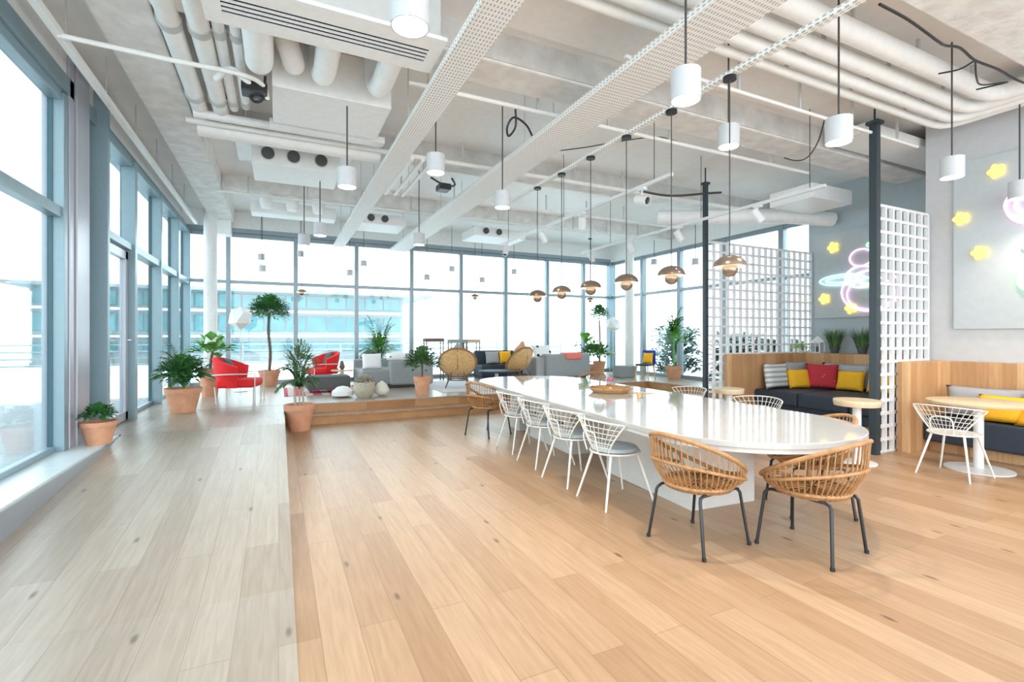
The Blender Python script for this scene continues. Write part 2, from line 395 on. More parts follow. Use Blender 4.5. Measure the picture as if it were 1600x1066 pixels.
# glazed door with its fanlight
WN[0] += 1
o = struct(MB().box(-2.03, 7.5, 2.72, -1.88, 8.6, 2.82).box(-2.04, 7.5, 3.92, -1.88, 8.6, 4.02).box(-2.03, 8.62, .32, -1.85, 8.74, 4.0).build('window_%d' % WN[0], 'frame', bevel=.006))
MB().box(-2.02, 7.5, 2.8, -2.012, 8.62, 3.95).build('pane', 'pane', o)
d = struct(MB().box(-2.0, 7.5, .33, -1.93, 7.56, 2.7).box(-2.0, 8.48, .33, -1.93, 8.6, 2.7).box(-2.0, 7.5, .33, -1.93, 8.6, .45).box(-2.0, 7.5, 2.58, -1.93, 8.6, 2.7).build('door_1', 'clad', bevel=.005))
MB().box(-1.97, 7.56, .45, -1.962, 8.48, 2.58).build('pane', 'pane', d)
MB().tube([(-1.93, 8.53, 1.45), (-1.88, 8.53, 1.45), (-1.88, 8.42, 1.45)], .012).build('door_handle', 'whitemetal', d, True)
window_left(8.74, 10.33, -2.02, -1.85, .32)
window_left(10.43, 11.97, -2.02, -1.85, .32)
window_left(12.07, 13.4, -2.02, -1.85, .32)
# long sill under the near glazing
sl = struct(MB().box(-2.2, W0, .0, -1.7, 7.28, .30).build('trim_2', 'sill'))
MB().box(-2.2, W0, .30, -1.715, 7.27, .322).build('sill_top', 'silltop', sl)
MB().box(-1.7, 3.2, .0, -1.694, 7.28, .0).build('edge_strip', 'cream', sl)
# fascia over the left glazing
struct(MB().box(-2.2, W0, 4.02, -1.97, 13.5, 4.2).build('trim_3', 'frame'))
struct(MB().box(-2.25, W0, 4.2, -2.0, 13.6, 4.5).build('wall_left', 'white'))
# ---- far glazing
fx = [-1.9, -1.09, .39, 1.87, 3.35, 4.81, 6.25, 7.71, 9.09, 10.15]
for i in range(len(fx) - 1):
    WN[0] += 1
    a, c = fx[i], fx[i + 1]; b = MB()
    b.box(c - .05, 13.45, .32, c + .05, 13.6, 4.0).box(a + .05, 13.47, 3.9, c - .05, 13.58, 4.0).box(a + .05, 13.47, .32, c - .05, 13.58, .42).box(a + .05, 13.46, 2.78, c - .05, 13.58, 2.86)
    o = struct(b.build('window_%d' % WN[0], 'frame2', bevel=.006))
    MB().box(a + .04, 13.53, .4, c - .04, 13.538, 3.95).build('pane', 'pane', o)
struct(MB().box(-2.1, 13.4, 4.0, 10.3, 13.65, 4.1).build('trim_4', 'frame2'))
struct(MB().box(-2.1, 13.42, 4.1, 10.3, 13.65, 4.5).build('wall_far', 'duct'))
# ---- right glazing
ry = [13.45, 11.9, 10.35, 8.8, 7.25, 6.5]
for i in range(len(ry) - 1):
    WN[0] += 1
    a, c = ry[i + 1], ry[i]; b = MB()
    b.box(10.15, a - .06, .32, 10.3, a + .06, 4.0).box(10.17, a + .06, 3.9, 10.28, c - .06, 4.0).box(10.17, a + .06, .32, 10.28, c - .06, .42).box(10.16, a + .06, 2.78, 10.28, c - .06, 2.86)
    o = struct(b.build('window_%d' % WN[0], 'frame2', bevel=.006))
    MB().box(10.22, a + .05, .4, 10.228, c - .05, 3.95).build('pane', 'pane', o)
struct(MB().box(10.08, 13.38, .32, 10.3, 13.6, 4.05).build('trim_5', 'frame'))
struct(MB().box(10.1, 6.4, 4.0, 10.35, 13.6, 4.5).build('wall_right', 'duct'))
# ---- booth walls
struct(MB().box(9.9, 3.5, 0, 10.35, 6.44, 4.5).build('wall_right', 'wallgrey'))
struct(MB().box(8.2, W0, 0, 8.4, 3.66, 4.5).box(8.4, 3.5, 0, 9.9, 3.66, 4.5).build('wall_right', 'wall'))
# round columns
for nm, x, y in (('left', -1.35, 12.5), ('right', 9.45, 11.6)):
    struct(MB().lathe([(.13, .32), (.13, 4.3)], (x, y, 0), 28).build('column', 'white', smooth=True))

# ------------------------------------------------------------------ outside
struct(MB().box(-60, -30, -.5, 60, 90, -.3).build('ground', 'deck2'))
tag(MB().box(-9, -6, -.3, -2.35, 13.7, .05).build('terrace_deck', 'deck'), 'grey board terrace deck outside the left windows', 'deck')
tag(MB().box(-9, 13.7, -.3, 22, 24, .1).build('roof_terrace', 'deck2'), 'pale terrace outside the far windows', 'terrace')
def railing(name, label, p0, p1, n):
    t = thing(name, label, 'railing', (p0[0], p0[1], .08)); dx, dy = p1[0] - p0[0], p1[1] - p0[1]
    b = MB()
    for z in (.35, .6, .85, 1.1): b.tube([(0, 0, z), (dx, dy, z)], .03, 6)
    b.build('rail', 'facade', t, True)
    for i in range(n + 1): MB().box(dx * i / n - .03, dy * i / n - .03, 0, dx * i / n + .03, dy * i / n + .03, 1.12).build('post', 'facade', t)
tag(MB().box(10.4, 0, -.3, 22, 13.7, .08).build('side_terrace', 'deck2'), 'pale terrace outside the right windows', 'terrace')
railing('terrace_railing', 'pale horizontal rail balustrade along the terrace edge beyond the far windows', (-9, 23), (14, 23), 12)
railing('terrace_railing', 'pale horizontal rail balustrade beyond the left windows', (-8.6, 0), (-8.6, 22), 12)
# opposite building
def building():
    t = thing('office_building', 'low teal glass office building with thin overhanging flat roof across the street', 'building', (-14, 40, -.3))
    x1 = 23.3
    MB().box(-1, -.8, 5.0, x1 + 2.2, 10, 5.2).build('roof', 'facade', t)
    MB().box(0, .3, 0, x1, 9, 5.0).build('wall', 'facade', t)
    for zs, ze in ((3.9, 4.85), (2.2, 3.3), (.7, 1.4)):
        n = 16
        for i in range(n):
            a = .15 + i * (x1 - .3) / n; f = MB().box(a, .2, zs, a + (x1 - .3) / n - .12, .32, ze).build('window', 'teal', t)
    for z in (3.55, 1.75): MB().box(-.4, -.5, z, x1 + .3, .4, z + .14).build('ledge', 'deck2', t)
building()
tag(MB().box(-15, 52, -.3, -6, 60, 3.2).build('distant_block', 'facade'), 'hazy pale block behind the office building', 'building')

def bush(x, y, r, h, label):
    b = MB(); 
    for i in range(420):
        a = rnd.uniform(0, 2 * PI); q = rnd.random() ** .5 * r; z = rnd.uniform(.25, h)
        b.leaf(Vector((x + q * math.cos(a), y + q * math.sin(a), z)), Vector((math.cos(a), math.sin(a), rnd.uniform(.2, 1.5))),   .42, .24)
    return tag(b.build('shrub', 'bush'), label, 'shrub', 'shrubs outside the right windows')
for x, y, r, h, l in ((11.7, 12.0, .6, 1.7, 'blue-green shrub outside the right windows, nearest the corner column'), (12.3, 10.2, .6, 1.5, 'blue-green shrub outside the right windows, behind the potted palm'), (12.0, 8.6, .6, 1.3, 'blue-green shrub outside the right windows, nearest the black post')):
    bush(x, y, r, h, l)

# ------------------------------------------------------------------ ceiling services
# wide perforated cable trays running the length of the room
def tray(x0, x1, z, y0, y1, label, m='tray', lip=.06):
    o = MB().box(x0, y0, z, x1, y1, z + .012).box(x0, y0, z + .012, x0 + .01, y1, z + lip).box(x1 - .01, y0, z + .012, x1, y1, z + lip).build('cable_tray', m)
    return tag(o, label, 'cable tray', 'perforated cable trays')
tray(1.26, 1.52, 3.8, W0, 13.2, 'wide white perforated cable tray left of the long table, running to the far windows')
tray(2.69, 3.14, 3.8, W0, 13.2, 'widest white perforated cable tray, just left of the bronze pendants')
tag(MB().box(-1.35, 13.0, 3.86, -1.0, 13.35, 4.2).build('beam_end_bracket', 'duct'), 'white bracket under the left concrete beam at the far windows', 'bracket')
t = tag(MB().box(3.47, 1.6, 3.735, 3.53, 7.3, 3.775).build('perforated_channel', 'tray'), 'narrow perforated channel carrying the row of bronze pendants', 'channel')
# hangers
def hanger(x, y, z0, label):
    o = MB().tube([(x, y, z0), (x, y, 4.5)], .006, 6).build('hanger_rod', 'galv'); return tag(o, label, 'hanger rod', 'tray hanger rods')
for x in (1.28, 1.5, 2.71, 3.12):
    for y in (2.3, 5.3, 8.7, 11.7):
        hanger(x, y, 3.82, 'thin rod hanging a perforated cable tray from the ceiling slab')
# curtain rail along the left glazing
t = thing('curtain_rail', 'slim white rail running above the left windows', 'rail', (-1.67, 0, 4.05))
MB().box(-.03, W0, -.03, .03, 12.9, .03).build('rail', 'duct2', t)
for y in (2.2, 3.3, 4.4, 5.5, 6.6, 7.8, 9.0, 10.2, 11.4): MB().tube([(0, y, .03), (0, y, .45)], .006, 6).build('hanger', 'galv', t)
tag(MB().tube([(-1.85, W0, 4.3), (-1.85, 12.9, 4.3)], .025, 8).build('conduit', 'galv', smooth=True), 'thin grey conduit above the left windows', 'conduit')
# conduits across the room
def pipe(pts, r, label, m='duct2', n=12, cat='pipe', name='pipe', group=None, collars=()):
    if cat in ('pipe', 'duct') and len(pts) < 30:
        t = thing(name, label, cat, (0, 0, 0), 0, group); MB().tube(pts, r, n).build('run', m, t, True)
        P = [Vector(p) for p in pts]; L_ = (P[-1] - P[0]).length; k = max(2, int(L_ / 1.3))
        for i in range(k):
            q = P[0].lerp(P[-1], (i + .5) / k) if len(P) == 2 else P[int((i + .5) / k * (len(P) - 1))]
            MB().tube([(q.x, q.y, q.z), (q.x, q.y, 4.5)], .006, 6).build('hanger', 'galv', t)
        if collars:
            for y in collars: MB().lathe([(r + .012, y - .05), (r + .012, y + .05)], (P[0].x, 0, P[0].z), 16, M4=Matrix.Rotation(R(-90), 3, 'X')).build('collar', 'galv', t, True)
        return t
    o = MB().tube(pts, r, n).build(name, m, smooth=True); return tag(o, label, cat, group)
pipe(spline([(-1.67, 5.33, 4.03), (-.9, 5.3, 4.0), (-.35, 5.3, 4.0), (-.15, 5.38, 3.98), (-.1, 5.5, 3.9)]), .022, 'thin white pipe crossing from the window rail to the black junction box')
for y, x0, x1, r, l in ((4.95, 1.2, 7.6, .025, 'thin pipe across the ceiling just behind the first concrete cross beam'), (6.95, -1, 8.6, .035, 'thin pipe across the ceiling in front of the second cross beam'), (8.8, 1.5, 8.5, .03, 'thin pipe across the ceiling above the far table end'), (10.1, -1, 9.8, .025, 'thin pipe across the ceiling above the lounge steps'), (3.62, 2.9, 7.9, .02, 'thin pipe across the ceiling between the big pipes and the first cross beam')):
    z = 4.1
    t = thing('conduit_run', l, 'pipe', (0, y, z)); MB().tube([(x0, 0, 0), (x1, 0, 0)], r, 10).build('tube', 'duct2', t, True)
    k = int((x1 - x0) / 1.0)
    for i in range(k): MB().box(x0 + .5 + i - .012, -.012, r * .7, x0 + .5 + i + .012, .012, .33).build('bracket', 'galv', t)
# big transverse ducts
pipe([(-.9, 7.12, 4.1), (1.3, 7.12, 4.1)], .11, 'large round white duct across the ceiling in front of the three-hole fan coil unit', 'duct', 20)
pipe([(-.9, 6.75, 4.12), (1.25, 6.75, 4.12)], .05, 'slim white pipe beside the large round duct', 'duct', 14)
# four big pipes at the upper right, turning along the booth wall
for i, (y, r, z, l) in enumerate(((2.66, .095, 4.27, 'thickest of the parallel pipes, nearest the viewer'), (2.92, .075, 4.25, 'second of the parallel pipes at the upper right'), (3.12, .065, 4.23, 'third of the parallel pipes at the upper right'), (3.30, .045, 4.22, 'thinnest and furthest of the parallel pipes at the upper right'))):
    xe = 7.4 + i * .13
    pts = [(1.6, y, z), (xe - .25, y, z), (xe - .1, y - .03, z), (xe - .02, y - .11, z), (xe, y - .26, z), (xe, -.5, z)]
    t = thing('ceiling_pipe', 'long white ceiling pipe, ' + l, 'pipe', (0, 0, 0), 0, 'parallel pipes at the upper right')
    MB().tube(pts, r, 18).build('pipe', 'duct2', t, True)
    for k in range(4): MB().box(3.6 + k * 1.1, y - .012, z, 3.63 + k * 1.1, y + .012, 4.5).build('strap', 'galv', t)
# linear air diffuser with plenum and ducts, upper left
t = thing('air_diffuser', 'long white linear slot diffuser with four black slots, upper left', 'air vent', (0, 0, 3.9))
b = MB().box(-.5, 3.80, 0, 1.24, 3.96, .03).box(-.5, 4.20, 0, 1.24, 4.33, .03).box(-.5, 3.96, 0, -.38, 4.2, .03).box(1.14, 3.96, 0, 1.24, 4.2, .03)
for k in range(5): b.box(-.38, 3.96 + k * .055, 0, 1.14, 3.98 + k * .055, .012)
b.build('face_plate', 'duct', t)
MB().box(-.38, 3.96, .014, 1.14, 4.2, .02).build('slot', 'slotblack', t)
MB().box(-.45, 3.86, .03, 1.2, 4.28, .5).build('plenum', 'galv', t)
for i, (x, l) in enumerate(((-.16, 'left of the three fat white ducts behind the slot diffuser'), (.4, 'middle of the three fat white ducts behind the slot diffuser'), (.94, 'right of the three fat white ducts behind the slot diffuser'))):
    pts = spline([(x, 4.3, 4.05), (x, 4.7, 4.06), (x, 5.0, 4.06), (x - .01, 5.2, 4.12), (x - .02, 5.28, 4.28), (x - .02, 5.3, 4.48)], 5)
    pipe(pts, .105 if i else .12, l, 'duct', 22, 'duct', 'air_duct', 'ducts behind the slot diffuser')
pipe(spline([(.02, 4.92, 4.3), (.1, 4.98, 4.15), (.13, 5.12, 4.12), (.12, 5.28, 4.3)]), .1, 'short fat white duct elbow between the left and middle ducts', 'duct', 20, 'duct', 'air_duct')
tag(MB().box(-.06, 5.4, 4.0, 1.12, 6.33, 4.49).build('air_handling_unit', 'duct', bevel=.01), 'large flat white air handling box behind the three fat ducts', 'air unit')
tag(MB().box(-.1, 6.45, 4.02, 1.25, 6.6, 4.1).build('trunking', 'duct', bevel=.005), 'flat white trunking behind the large air handling box', 'trunking')
# fan coil units with round holes
def fcu(x0, x1, y, z0, z1, holes, r, label, depth=.9):
    t = thing('fan_coil_unit', label, 'air unit', (0, y, z0))
    MB().box(x0, 0, 0, x1, depth, z1 - z0).build('casing', 'duct', t, bevel=.01)
    for hx in holes:
        m = Matrix.Rotation(R(90), 3, 'X')
        MB().lathe([(r, 0), (r, .05)], (hx, -.001, (z1 - z0) * .55), 24, M4=m).build('air_inlet', 'darkgrey', t, True)
        MB().lathe([(r * 1.15, -.005), (r * 1.15, .02), (r, .02), (r, -.005)], (hx, -.001, (z1 - z0) * .55), 24, False, m).build('collar', 'whitemetal', t, True)
fcu(-.35, .85, 7.9, 4.0, 4.28, (-.14, .2, .58), .085, 'white fan coil unit with three dark round holes, left ceiling')
fcu(1.6, 2.6, 10.95, 3.98, 4.2, (1.82, 2.12), .075, 'white fan coil unit with two dark holes between the two cable trays')
fcu(4.3, 5.7, 11.1, 3.98, 4.2, (4.6, 4.95), .075, 'white fan coil unit with two dark holes above the far middle windows')
fcu(-.5, 1.1, 10.95, 3.98, 4.22, (), .07, 'long white box above the far left windows', .4)
for i, x in enumerate((-.22, .24, .72)):
    o = MB().lathe([(.12, 4.3), (.12, 4.1), (.09, 3.98)], (x, 10.55, 0), 20).build('duct_spigot', 'duct', smooth=True)
    tag(o, ['left', 'middle', 'right'][i] + ' white tapered duct spigot before the far left windows', 'duct', 'duct spigots')
# ducts left of the diffuser
for i, (x, r, y0, y1) in enumerate(((-.84, .085, W0, 7.3), (-.62, .085, W0, 6.9), (-.475, .05, 4.4, 6.6), (-.345, .045, 4.45, 6.5))):
    pipe([(x, y0, 4.2), (x, y1, 4.2)], r, 'white pipe running beside the left concrete beam, ' + ['nearest the beam', 'second from the beam', 'third from the beam', 'furthest from the beam'][i], 'duct', 16, group='pipes beside the left beam', collars=(5.0, 6.4))
pipe(spline([(-.55, 5.5, 4.0), (-.4, 5.35, 4.05), (-.2, 5.45, 3.95), (-.15, 5.6, 4.05)]), .03, 'white curved hose near the black junction box', 'white', cat='hose', name='hose')
tag(MB().box(-.33, 5.38, 3.9, -.1, 5.56, 4.0).build('junction_box', 'black', bevel=.01), 'black junction box beside the large air handling box', 'junction box')
pipe(spline([(-.28, 5.5, 3.93), (-.22, 5.55, 3.87), (-.14, 5.5, 3.9), (-.12, 5.45, 4.1)]), .014, 'black flexible hose looping at the black junction box', 'black', cat='cable', name='cable')
# three small pipes running lengthwise between the trays
for i, x in enumerate((1.72, 1.88, 2.02)):
    pipe([(x, 6.9, 4.05), (x, 8.8, 4.05)], .03, 'short lengthwise pipe between the two trays, ' + ['left', 'middle', 'right'][i] + ' of three', 'duct2', group='lengthwise pipes between the trays')
tag(MB().box(2.35, 7.6, 3.9, 2.55, 7.85, 4.0).build('valve_box', 'black', bevel=.02), 'black valve box hanging between the two cable trays', 'valve box')
pipe(spline([(2.2, 7.6, 4.05), (2.4, 7.5, 3.92), (2.6, 7.6, 3.98), (2.62, 7.8, 4.15)]), .015, 'black hose curling round the black valve box', 'black', cat='cable', name='cable')
# loose black cables
cab = [(4.27, 2.21, 4.12), (4.67, 2.2, 4.1), (5.17, 2.22, 4.07), (5.37, 2.25, 4.1), (5.58, 2.23, 4.12), (5.91, 2.25, 4.1), (6.31, 2.23, 4.1), (6.68, 2.24, 4.1), (6.94, 2.25, 4.12)]
pipe(spline(cab), .011, 'long black cable drooping under the upper right beam', 'black', 8, 'cable', 'cable')
pipe(spline([(5.91, 2.25, 4.1), (5.97, 2.39, 4.1), (6.0, 2.57, 4.15)]), .008, 'short black cable branching left from the long drooping cable', 'black', 8, 'cable', 'cable')
pipe(spline([(5.91, 2.25, 4.1), (6.2, 2.35, 4.05), (6.5, 2.42, 4.08), (6.71, 2.3, 4.1), (6.75, 2.56, 4.15)]), .008, 'black cable looping right from the long drooping cable', 'black', 8, 'cable', 'cable')
pipe(spline([(6.76, 4.77, 4.15), (6.96, 4.71, 4.12), (6.91, 4.51, 4.1), (6.62, 4.18, 4.15), (6.35, 3.92, 4.3)]), .009, 'grey cable curving from the first cross beam', 'cord', 8, 'cable', 'cable')
pipe(spline([(2.42, 4.96, 4.1), (2.44, 5.0, 3.9), (2.4, 5.1, 3.82), (2.36, 5.05, 3.9), (2.42, 5.0, 4.0), (2.6, 5.05, 3.97), (2.72, 5.1, 3.86)]), .012, 'dark green coil of cable hanging beside the widest tray', 'black', 8, 'cable', 'cable')
pipe(spline([(3.55, 6.2, 4.2), (3.8, 5.6, 4.1), (4.1, 5.3, 4.12), (4.6, 5.1, 4.2), (4.9, 5.0, 4.15)]), .008, 'thin dark cable across the panel behind the bronze pendants', 'cord', 8, 'cable', 'cable')
pipe(spline([(5.6, 6.6, 4.0), (6.2, 6.5, 3.97), (6.9, 6.3, 4.05), (7.2, 6.3, 4.1)]), .02, 'dark sagging cable bundle near the rear black post', 'cord', 8, 'cable', 'cable')
# fabric duct and boxes over the booths
pipe(spline([(6.9, 7.6, 3.9), (7.8, 6.9, 3.85), (8.9, 6.3, 3.85), (9.8, 5.9, 3.8)]), .14, 'fat white flexible duct over the booths', 'duct', 20, 'duct', 'air_duct')
tag(MB().box(8.1, 5.2, 3.85, 9.2, 6.0, 4.1).build('ceiling_box', 'duct', bevel=.01), 'white ceiling box above the cushioned booth', 'air unit')
tag(MB().box(7.0, 3.75, 4.22, 9.8, 4.3, 4.34).build('flat_duct', 'duct2', bevel=.01), 'flat white duct above the lattice screen near the front post', 'duct')

# ------------------------------------------------------------------ lighting: cylinder pendants
def cyl_lamp(x, y, zb, label, r=.1, h=.2, light=0, top=4.5):
    t = thing('pendant_lamp', label, 'pendant lamp', (x, y, zb), 0, 'white cylinder pendants')
    MB().tube([(0, 0, h), (0, 0, top - zb)], .008 if r > .08 else .006, 8).build('cord', 'cord', t, True)
    sh = MB().lathe([(r, .0), (r, h), (r * .12, h + .001), (r * .12, h + .02)], (0, 0, 0), 32, False).lathe([(r * .93, .0), (r, .0)], (0, 0, 0), 32, False).build('lamp_shade', 'lampbody', t, True)
    MB().lathe([(r * .93, .012), (0.001, .012)], (0, 0, 0), 32, False).build('diffuser', 'bulb', sh)
    if light:
        l = bpy.data.lights.new('pendant_light', 'SPOT'); l.energy = light; l.spot_size = R(115); l.spot_blend = .8; l.color = (1, .86, .70); l.shadow_soft_size = .07
        lo = bpy.data.objects.new('pendant_light', l); C.objects.link(lo); lo.parent = t; lo.location = (0, 0, -.01)
for x, y, zb, l, e in (
    (.62, 2.53, 3.12, 'white cylinder pendant at the top of the photo under the slot diffuser, face aglow', 60),
    (2.52, 2.5, 3.12, 'large white cylinder pendant in front of the perforated tray, above the table end', 80),
    (4.22, 2.49, 3.12, 'white cylinder pendant left of the front black post', 80),
    (3.98, 3.39, 3.36, 'pale cylinder pendant beside the nearest bronze pendant cord', 0),
    (6.19, 2.54, 3.12, 'white cylinder pendant in front of the right sign wall', 60),
    (7.75, 2.55, 3.1, 'white cylinder pendant cut by the right edge of the photo', 30),
    (.67, 5.54, 3.12, 'white cylinder pendant in front of the three-hole fan coil unit', 50),
    (2.54, 5.58, 3.12, 'white cylinder pendant between the tray and the bronze pendants', 50),
    (1.56, 5.2, 3.3, 'white cylinder pendant right of the left cable tray on a thick rod', 0),
    (.6, 8.4, 3.12, 'white cylinder pendant over the left lounge, nearer the steps', 0),
    (2.24, 8.48, 3.12, 'white cylinder pendant over the steps between the trays', 0),
    (.41, 9.45, 3.12, 'smaller white cylinder pendant just beyond the one over the left lounge', 0)):
    cyl_lamp(x, y, zb, l, light=e, top=4.0 if (x, y) == (.67, 5.54) else 4.5)
for x, z, l in ((-.36, 3.25, 'upper of two small pendants in the leftmost far window'), (-.33, 2.94, 'lower of two small pendants in the leftmost far window'), (.47, 3.38, 'small pendant beside the second far mullion'), (1.59, 3.0, 'small pendant left of the third far mullion'), (1.92, 3.25, 'small pendant right of the third far mullion'), (3.54, 2.99, 'small pendant in the fourth far window, lower left'), (4.23, 3.25, 'small pendant in the fourth far window, near its right edge'), (5.11, 3.0, 'small pendant low in the fifth far window'), (6.1, 3.28, 'small pendant left of the track spotlight')):
    cyl_lamp(x, 12.2 if z == 2.94 else 12.6, z, l, .075, .15)
cyl_lamp(9.5, 10.6, 3.5, 'small pendant in the right windows left of the bigger mullion', .085, .17)
cyl_lamp(9.5, 9.1, 3.3, 'small pendant half behind the rear black post', .085, .17)

# bronze flower pendants over the long table
def flower(x, y, z, label, s=1.0, top=3.735, group='bronze pendants over the long table'):
    t = thing('bronze_pendant', label, 'pendant lamp', (x, y, z), 0, group)
    MB().lathe([(.055, top - z - .03), (.055, top - z), (.0, top - z)], (0, 0, 0), 24).build('canopy', 'black', t, True)
    MB().tube([(0, 0, .09 * s), (0, 0, top - z - .03)], .005, 8).build('cord', 'cord', t, True)
    pr = [(.135 * s * math.cos(a), .10 * s * math.sin(a)) for a in [R(k) for k in (0, 12, 25, 38, 50, 62, 75, 87)]]
    us = MB().lathe(pr, (0, 0, .0), 36, False).build('upper_shade', 'bronze', t, True)
    MB().lathe([(.128 * s, .0), (.10 * s, .055 * s), (.04 * s, .085 * s)], (0, 0, 0), 36, False).build('shade_lining', 'bronzein', us, True)
    pr = [(.068 * s * math.cos(a), .068 * s * math.sin(a)) for a in [R(k) for k in (-89, -70, -50, -30, -12, 5, 25)]]
    MB().lathe(pr, (0, 0, -.02 * s), 30, False).build('lower_shade', 'bronze', t, True)
    return t
names = ['nearest', 'second nearest', 'third', 'fourth', 'second furthest', 'furthest']
for i in range(6):
    flower(3.5, 2.97 + i * .69, 2.10, names[i] + ' bronze dome pendant in the row over the long table')
for x, z, l in ((.49, 2.53, 'tiny bronze dome pendant at the second far mullion'), (4.82, 2.58, 'tiny bronze dome pendant in the fifth far window'), (8.59, 2.62, 'tiny bronze dome pendant above the thin topiary')):
    flower(x, 12.4, z, l, .85, 4.5, 'bronze pendants by the far windows')

# spotlight tracks
def spot(parent_xyz, aim, label, r=.055, ln=.2):
    x, y, z = parent_xyz
    t = thing('track_spotlight', label, 'spotlight', (x, y, z), 0, 'white track spotlights')
    MB().tube([(0, 0, 0), (0, 0, -.1)], .012, 8).box(-.03, -.06, -.03, .03, .06, 0).build('stem', 'whitemetal', t, True)
    d = Vector(aim).normalized(); q = d.to_track_quat('Z', 'Y').to_matrix()
    MB().lathe([(.001, -ln * .45), (r, -ln * .45), (r, ln * .5), (r * .86, ln * .5), (r * .84, ln * .3)], (0, 0, -.15), 24, False, q).build('lamp_head', 'whitemetal', t, True)
    MB().lathe([(r * .84, ln * .36), (r * .55, ln * .3), (.001, ln * .3)], (0, 0, -.15), 24, False, q).build('lens', 'black', t, True)
def track(x, y0, y1, z, label, hangs, name='light_track'):
    t = thing(name, label, 'light track', (x, y0, z))
    MB().box(-.02, 0, -.02, .02, y1 - y0, .02).build('rail', 'whitemetal', t)
    for h in hangs: MB().tube([(0, h, .02), (0, h, 4.5 - z)], .005, 6).build('suspension_cable', 'cord', t, True)
track(4.15, 4.33, 9.15, 3.4, 'white spotlight track above the right side of the long table', (.3, 2.4, 4.5))
track(6.2, 3.82, 9.3, 3.4, 'white spotlight track passing the rear black post', (.2, 2.0, 4.4))
spot((4.15, 4.85, 3.38), (.15, -1, -.35), 'track spotlight facing the viewer with dark ringed lens', .06, .2)
spot((4.15, 8.95, 3.38), (-.45, -.3, -1), 'track spotlight at the far left end of the nearer track')
spot((4.15, 6.2, 3.38), (.3, .5, -.9), 'track spotlight behind the bronze pendant cords on the nearer track')
spot((4.15, 7.4, 3.38), (.5, -.1, -.9), 'pale track spotlight halfway along the nearer track')
spot((6.2, 4.78, 3.38), (.45, -.5, -1), 'track spotlight just right of the rear black post', .06, .22)
spot((6.2, 6.3, 3.38), (.4, -.4, -1), 'track spotlight left of the rear black post')
spot((6.2, 7.55, 3.38), (.4, -.4, -1), 'track spotlight above the thin topiary')
spot((6.2, 8.9, 3.38), (.3, -.3, -1), 'furthest track spotlight near the far right windows')

# black posts
for x, y, l, r in ((6.85, 3.6, 'tall charcoal square post at the front lattice screen', .045), (6.85, 6.33, 'tall charcoal square post at the rear lattice screen', .035)):
    t = thing('steel_post', l, 'post', (x, y, 0), 0, 'charcoal posts')
    MB().box(-r, -r, .0, r, r, 4.23).build('shaft', 'charcoal', t, bevel=.004)
    MB().box(-r * 1.6, -r * 1.6, 4.2, r * 1.6, r * 1.6, 4.24).build('top_plate', 'charcoal', t)
    MB().tube([(0, 0, 4.24), (0, 0, 4.5)], .012, 8).build('fixing_rod', 'charcoal', t)

# lattice screens
def lattice(x0, x1, y, top, label):
    t = thing('lattice_screen', label, 'screen', (x0, y, 0), 0, 'white lattice screens')
    w = x1 - x0; n = max(1, round(w / .168)); c = w / n; b = MB(); D = .024
    for i in range(n + 1): b.box(i * c - .017, -D, 0, i * c + .017, D, top)
    b.build('upright_bars', 'lattice', t)
    b = MB(); k = round(top / .17)
    for j in range(k + 1): b.box(0, -D + .004, j * top / k - .018, w, D - .004, j * top / k + .018)
    b.build('level_bars', 'lattice', t)
lattice(6.93, 8.14, 3.62, 3.19, 'white square-cell lattice screen beside the front black post')
lattice(6.92, 9.84, 6.36, 3.2, 'wide white square-cell lattice screen beside the rear black post')

# ------------------------------------------------------------------ neon signs
def star(b, y, z, s, x):
    for k in range(4):
        n = 26; pts = []
        for i in range(n):
            a = 2 * PI * i / n; q = s * (1.15 - .27 * k) * (1 + .22 * math.cos(5 * a)); pts.append((x, y + q * math.cos(a), z + q * math.sin(a)))
        b.tube(pts, .012, 6, True)
def loop(b, pts, x, r=.014, closed=True): b.tube([(x, p[0], p[1]) for p in pts], r, 6, closed)
def ell(cy, cz, ry, rz, n=28, rot=0): return [(cy + ry * math.cos(2 * PI * i / n) * math.cos(rot) - rz * math.sin(2 * PI * i / n) * math.sin(rot), cz + ry * math.cos(2 * PI * i / n) * math.sin(rot) + rz * math.sin(2 * PI * i / n) * math.cos(rot)) for i in range(n)]
def sign(x, label, parts, panel, rz=0):
    t = thing('neon_sign', label, 'neon sign', (x, panel[0], panel[2]), 0)
    y0, y1, z0, z1 = panel
    MB().box(0, 0, 0, .03, y1 - y0, z1 - z0).build('sign_panel', 'mural', t)
    for nm, m, fn in parts:
        b = MB(); fn(b, -.03, y0, z0); b.build(nm, m, t, True)
sign(9.86, 'pale panel with glowing neon drawing above the cushioned booth', [
    *[('yellow_tube', 'nyellow', lambda b, x, a, c, y=y, z=z: star(b, y - a, z - c, .075, x)) for y, z in ((5.91, 3.25), (6.08, 2.25), (5.58, 2.04))],
    ('pink_tube', 'npink', lambda b, x, a, c: [loop(b, ell(5.40 - a, 2.98 - c, .2, .16), x), loop(b, ell(5.25 - a, 2.35 - c, .5, .38), x), loop(b, ell(5.25 - a, 2.3 - c, .4, .3), x)]),
    ('white_tube', 'nwhite', lambda b, x, a, c: [loop(b, ell(5.4 - a, 2.62 - c, .28, .2), x), loop(b, ell(5.3 - a, 2.6 - c, .18, .12), x)]),
    ('cyan_tube', 'ncyan', lambda b, x, a, c: [loop(b, ell(5.75 - a, 2.6 - c, .42, .1), x), loop(b, ell(5.75 - a, 2.6 - c, .3, .05), x)]),
    ('green_tube', 'ngreen', lambda b, x, a, c: [loop(b, ell(5.3 - a, 2.5 - c, .12, .08), x), loop(b, ell(5.2 - a, 3.2 - c, .1, .04), x)])], (3.7, 6.3, 1.87, 3.54))
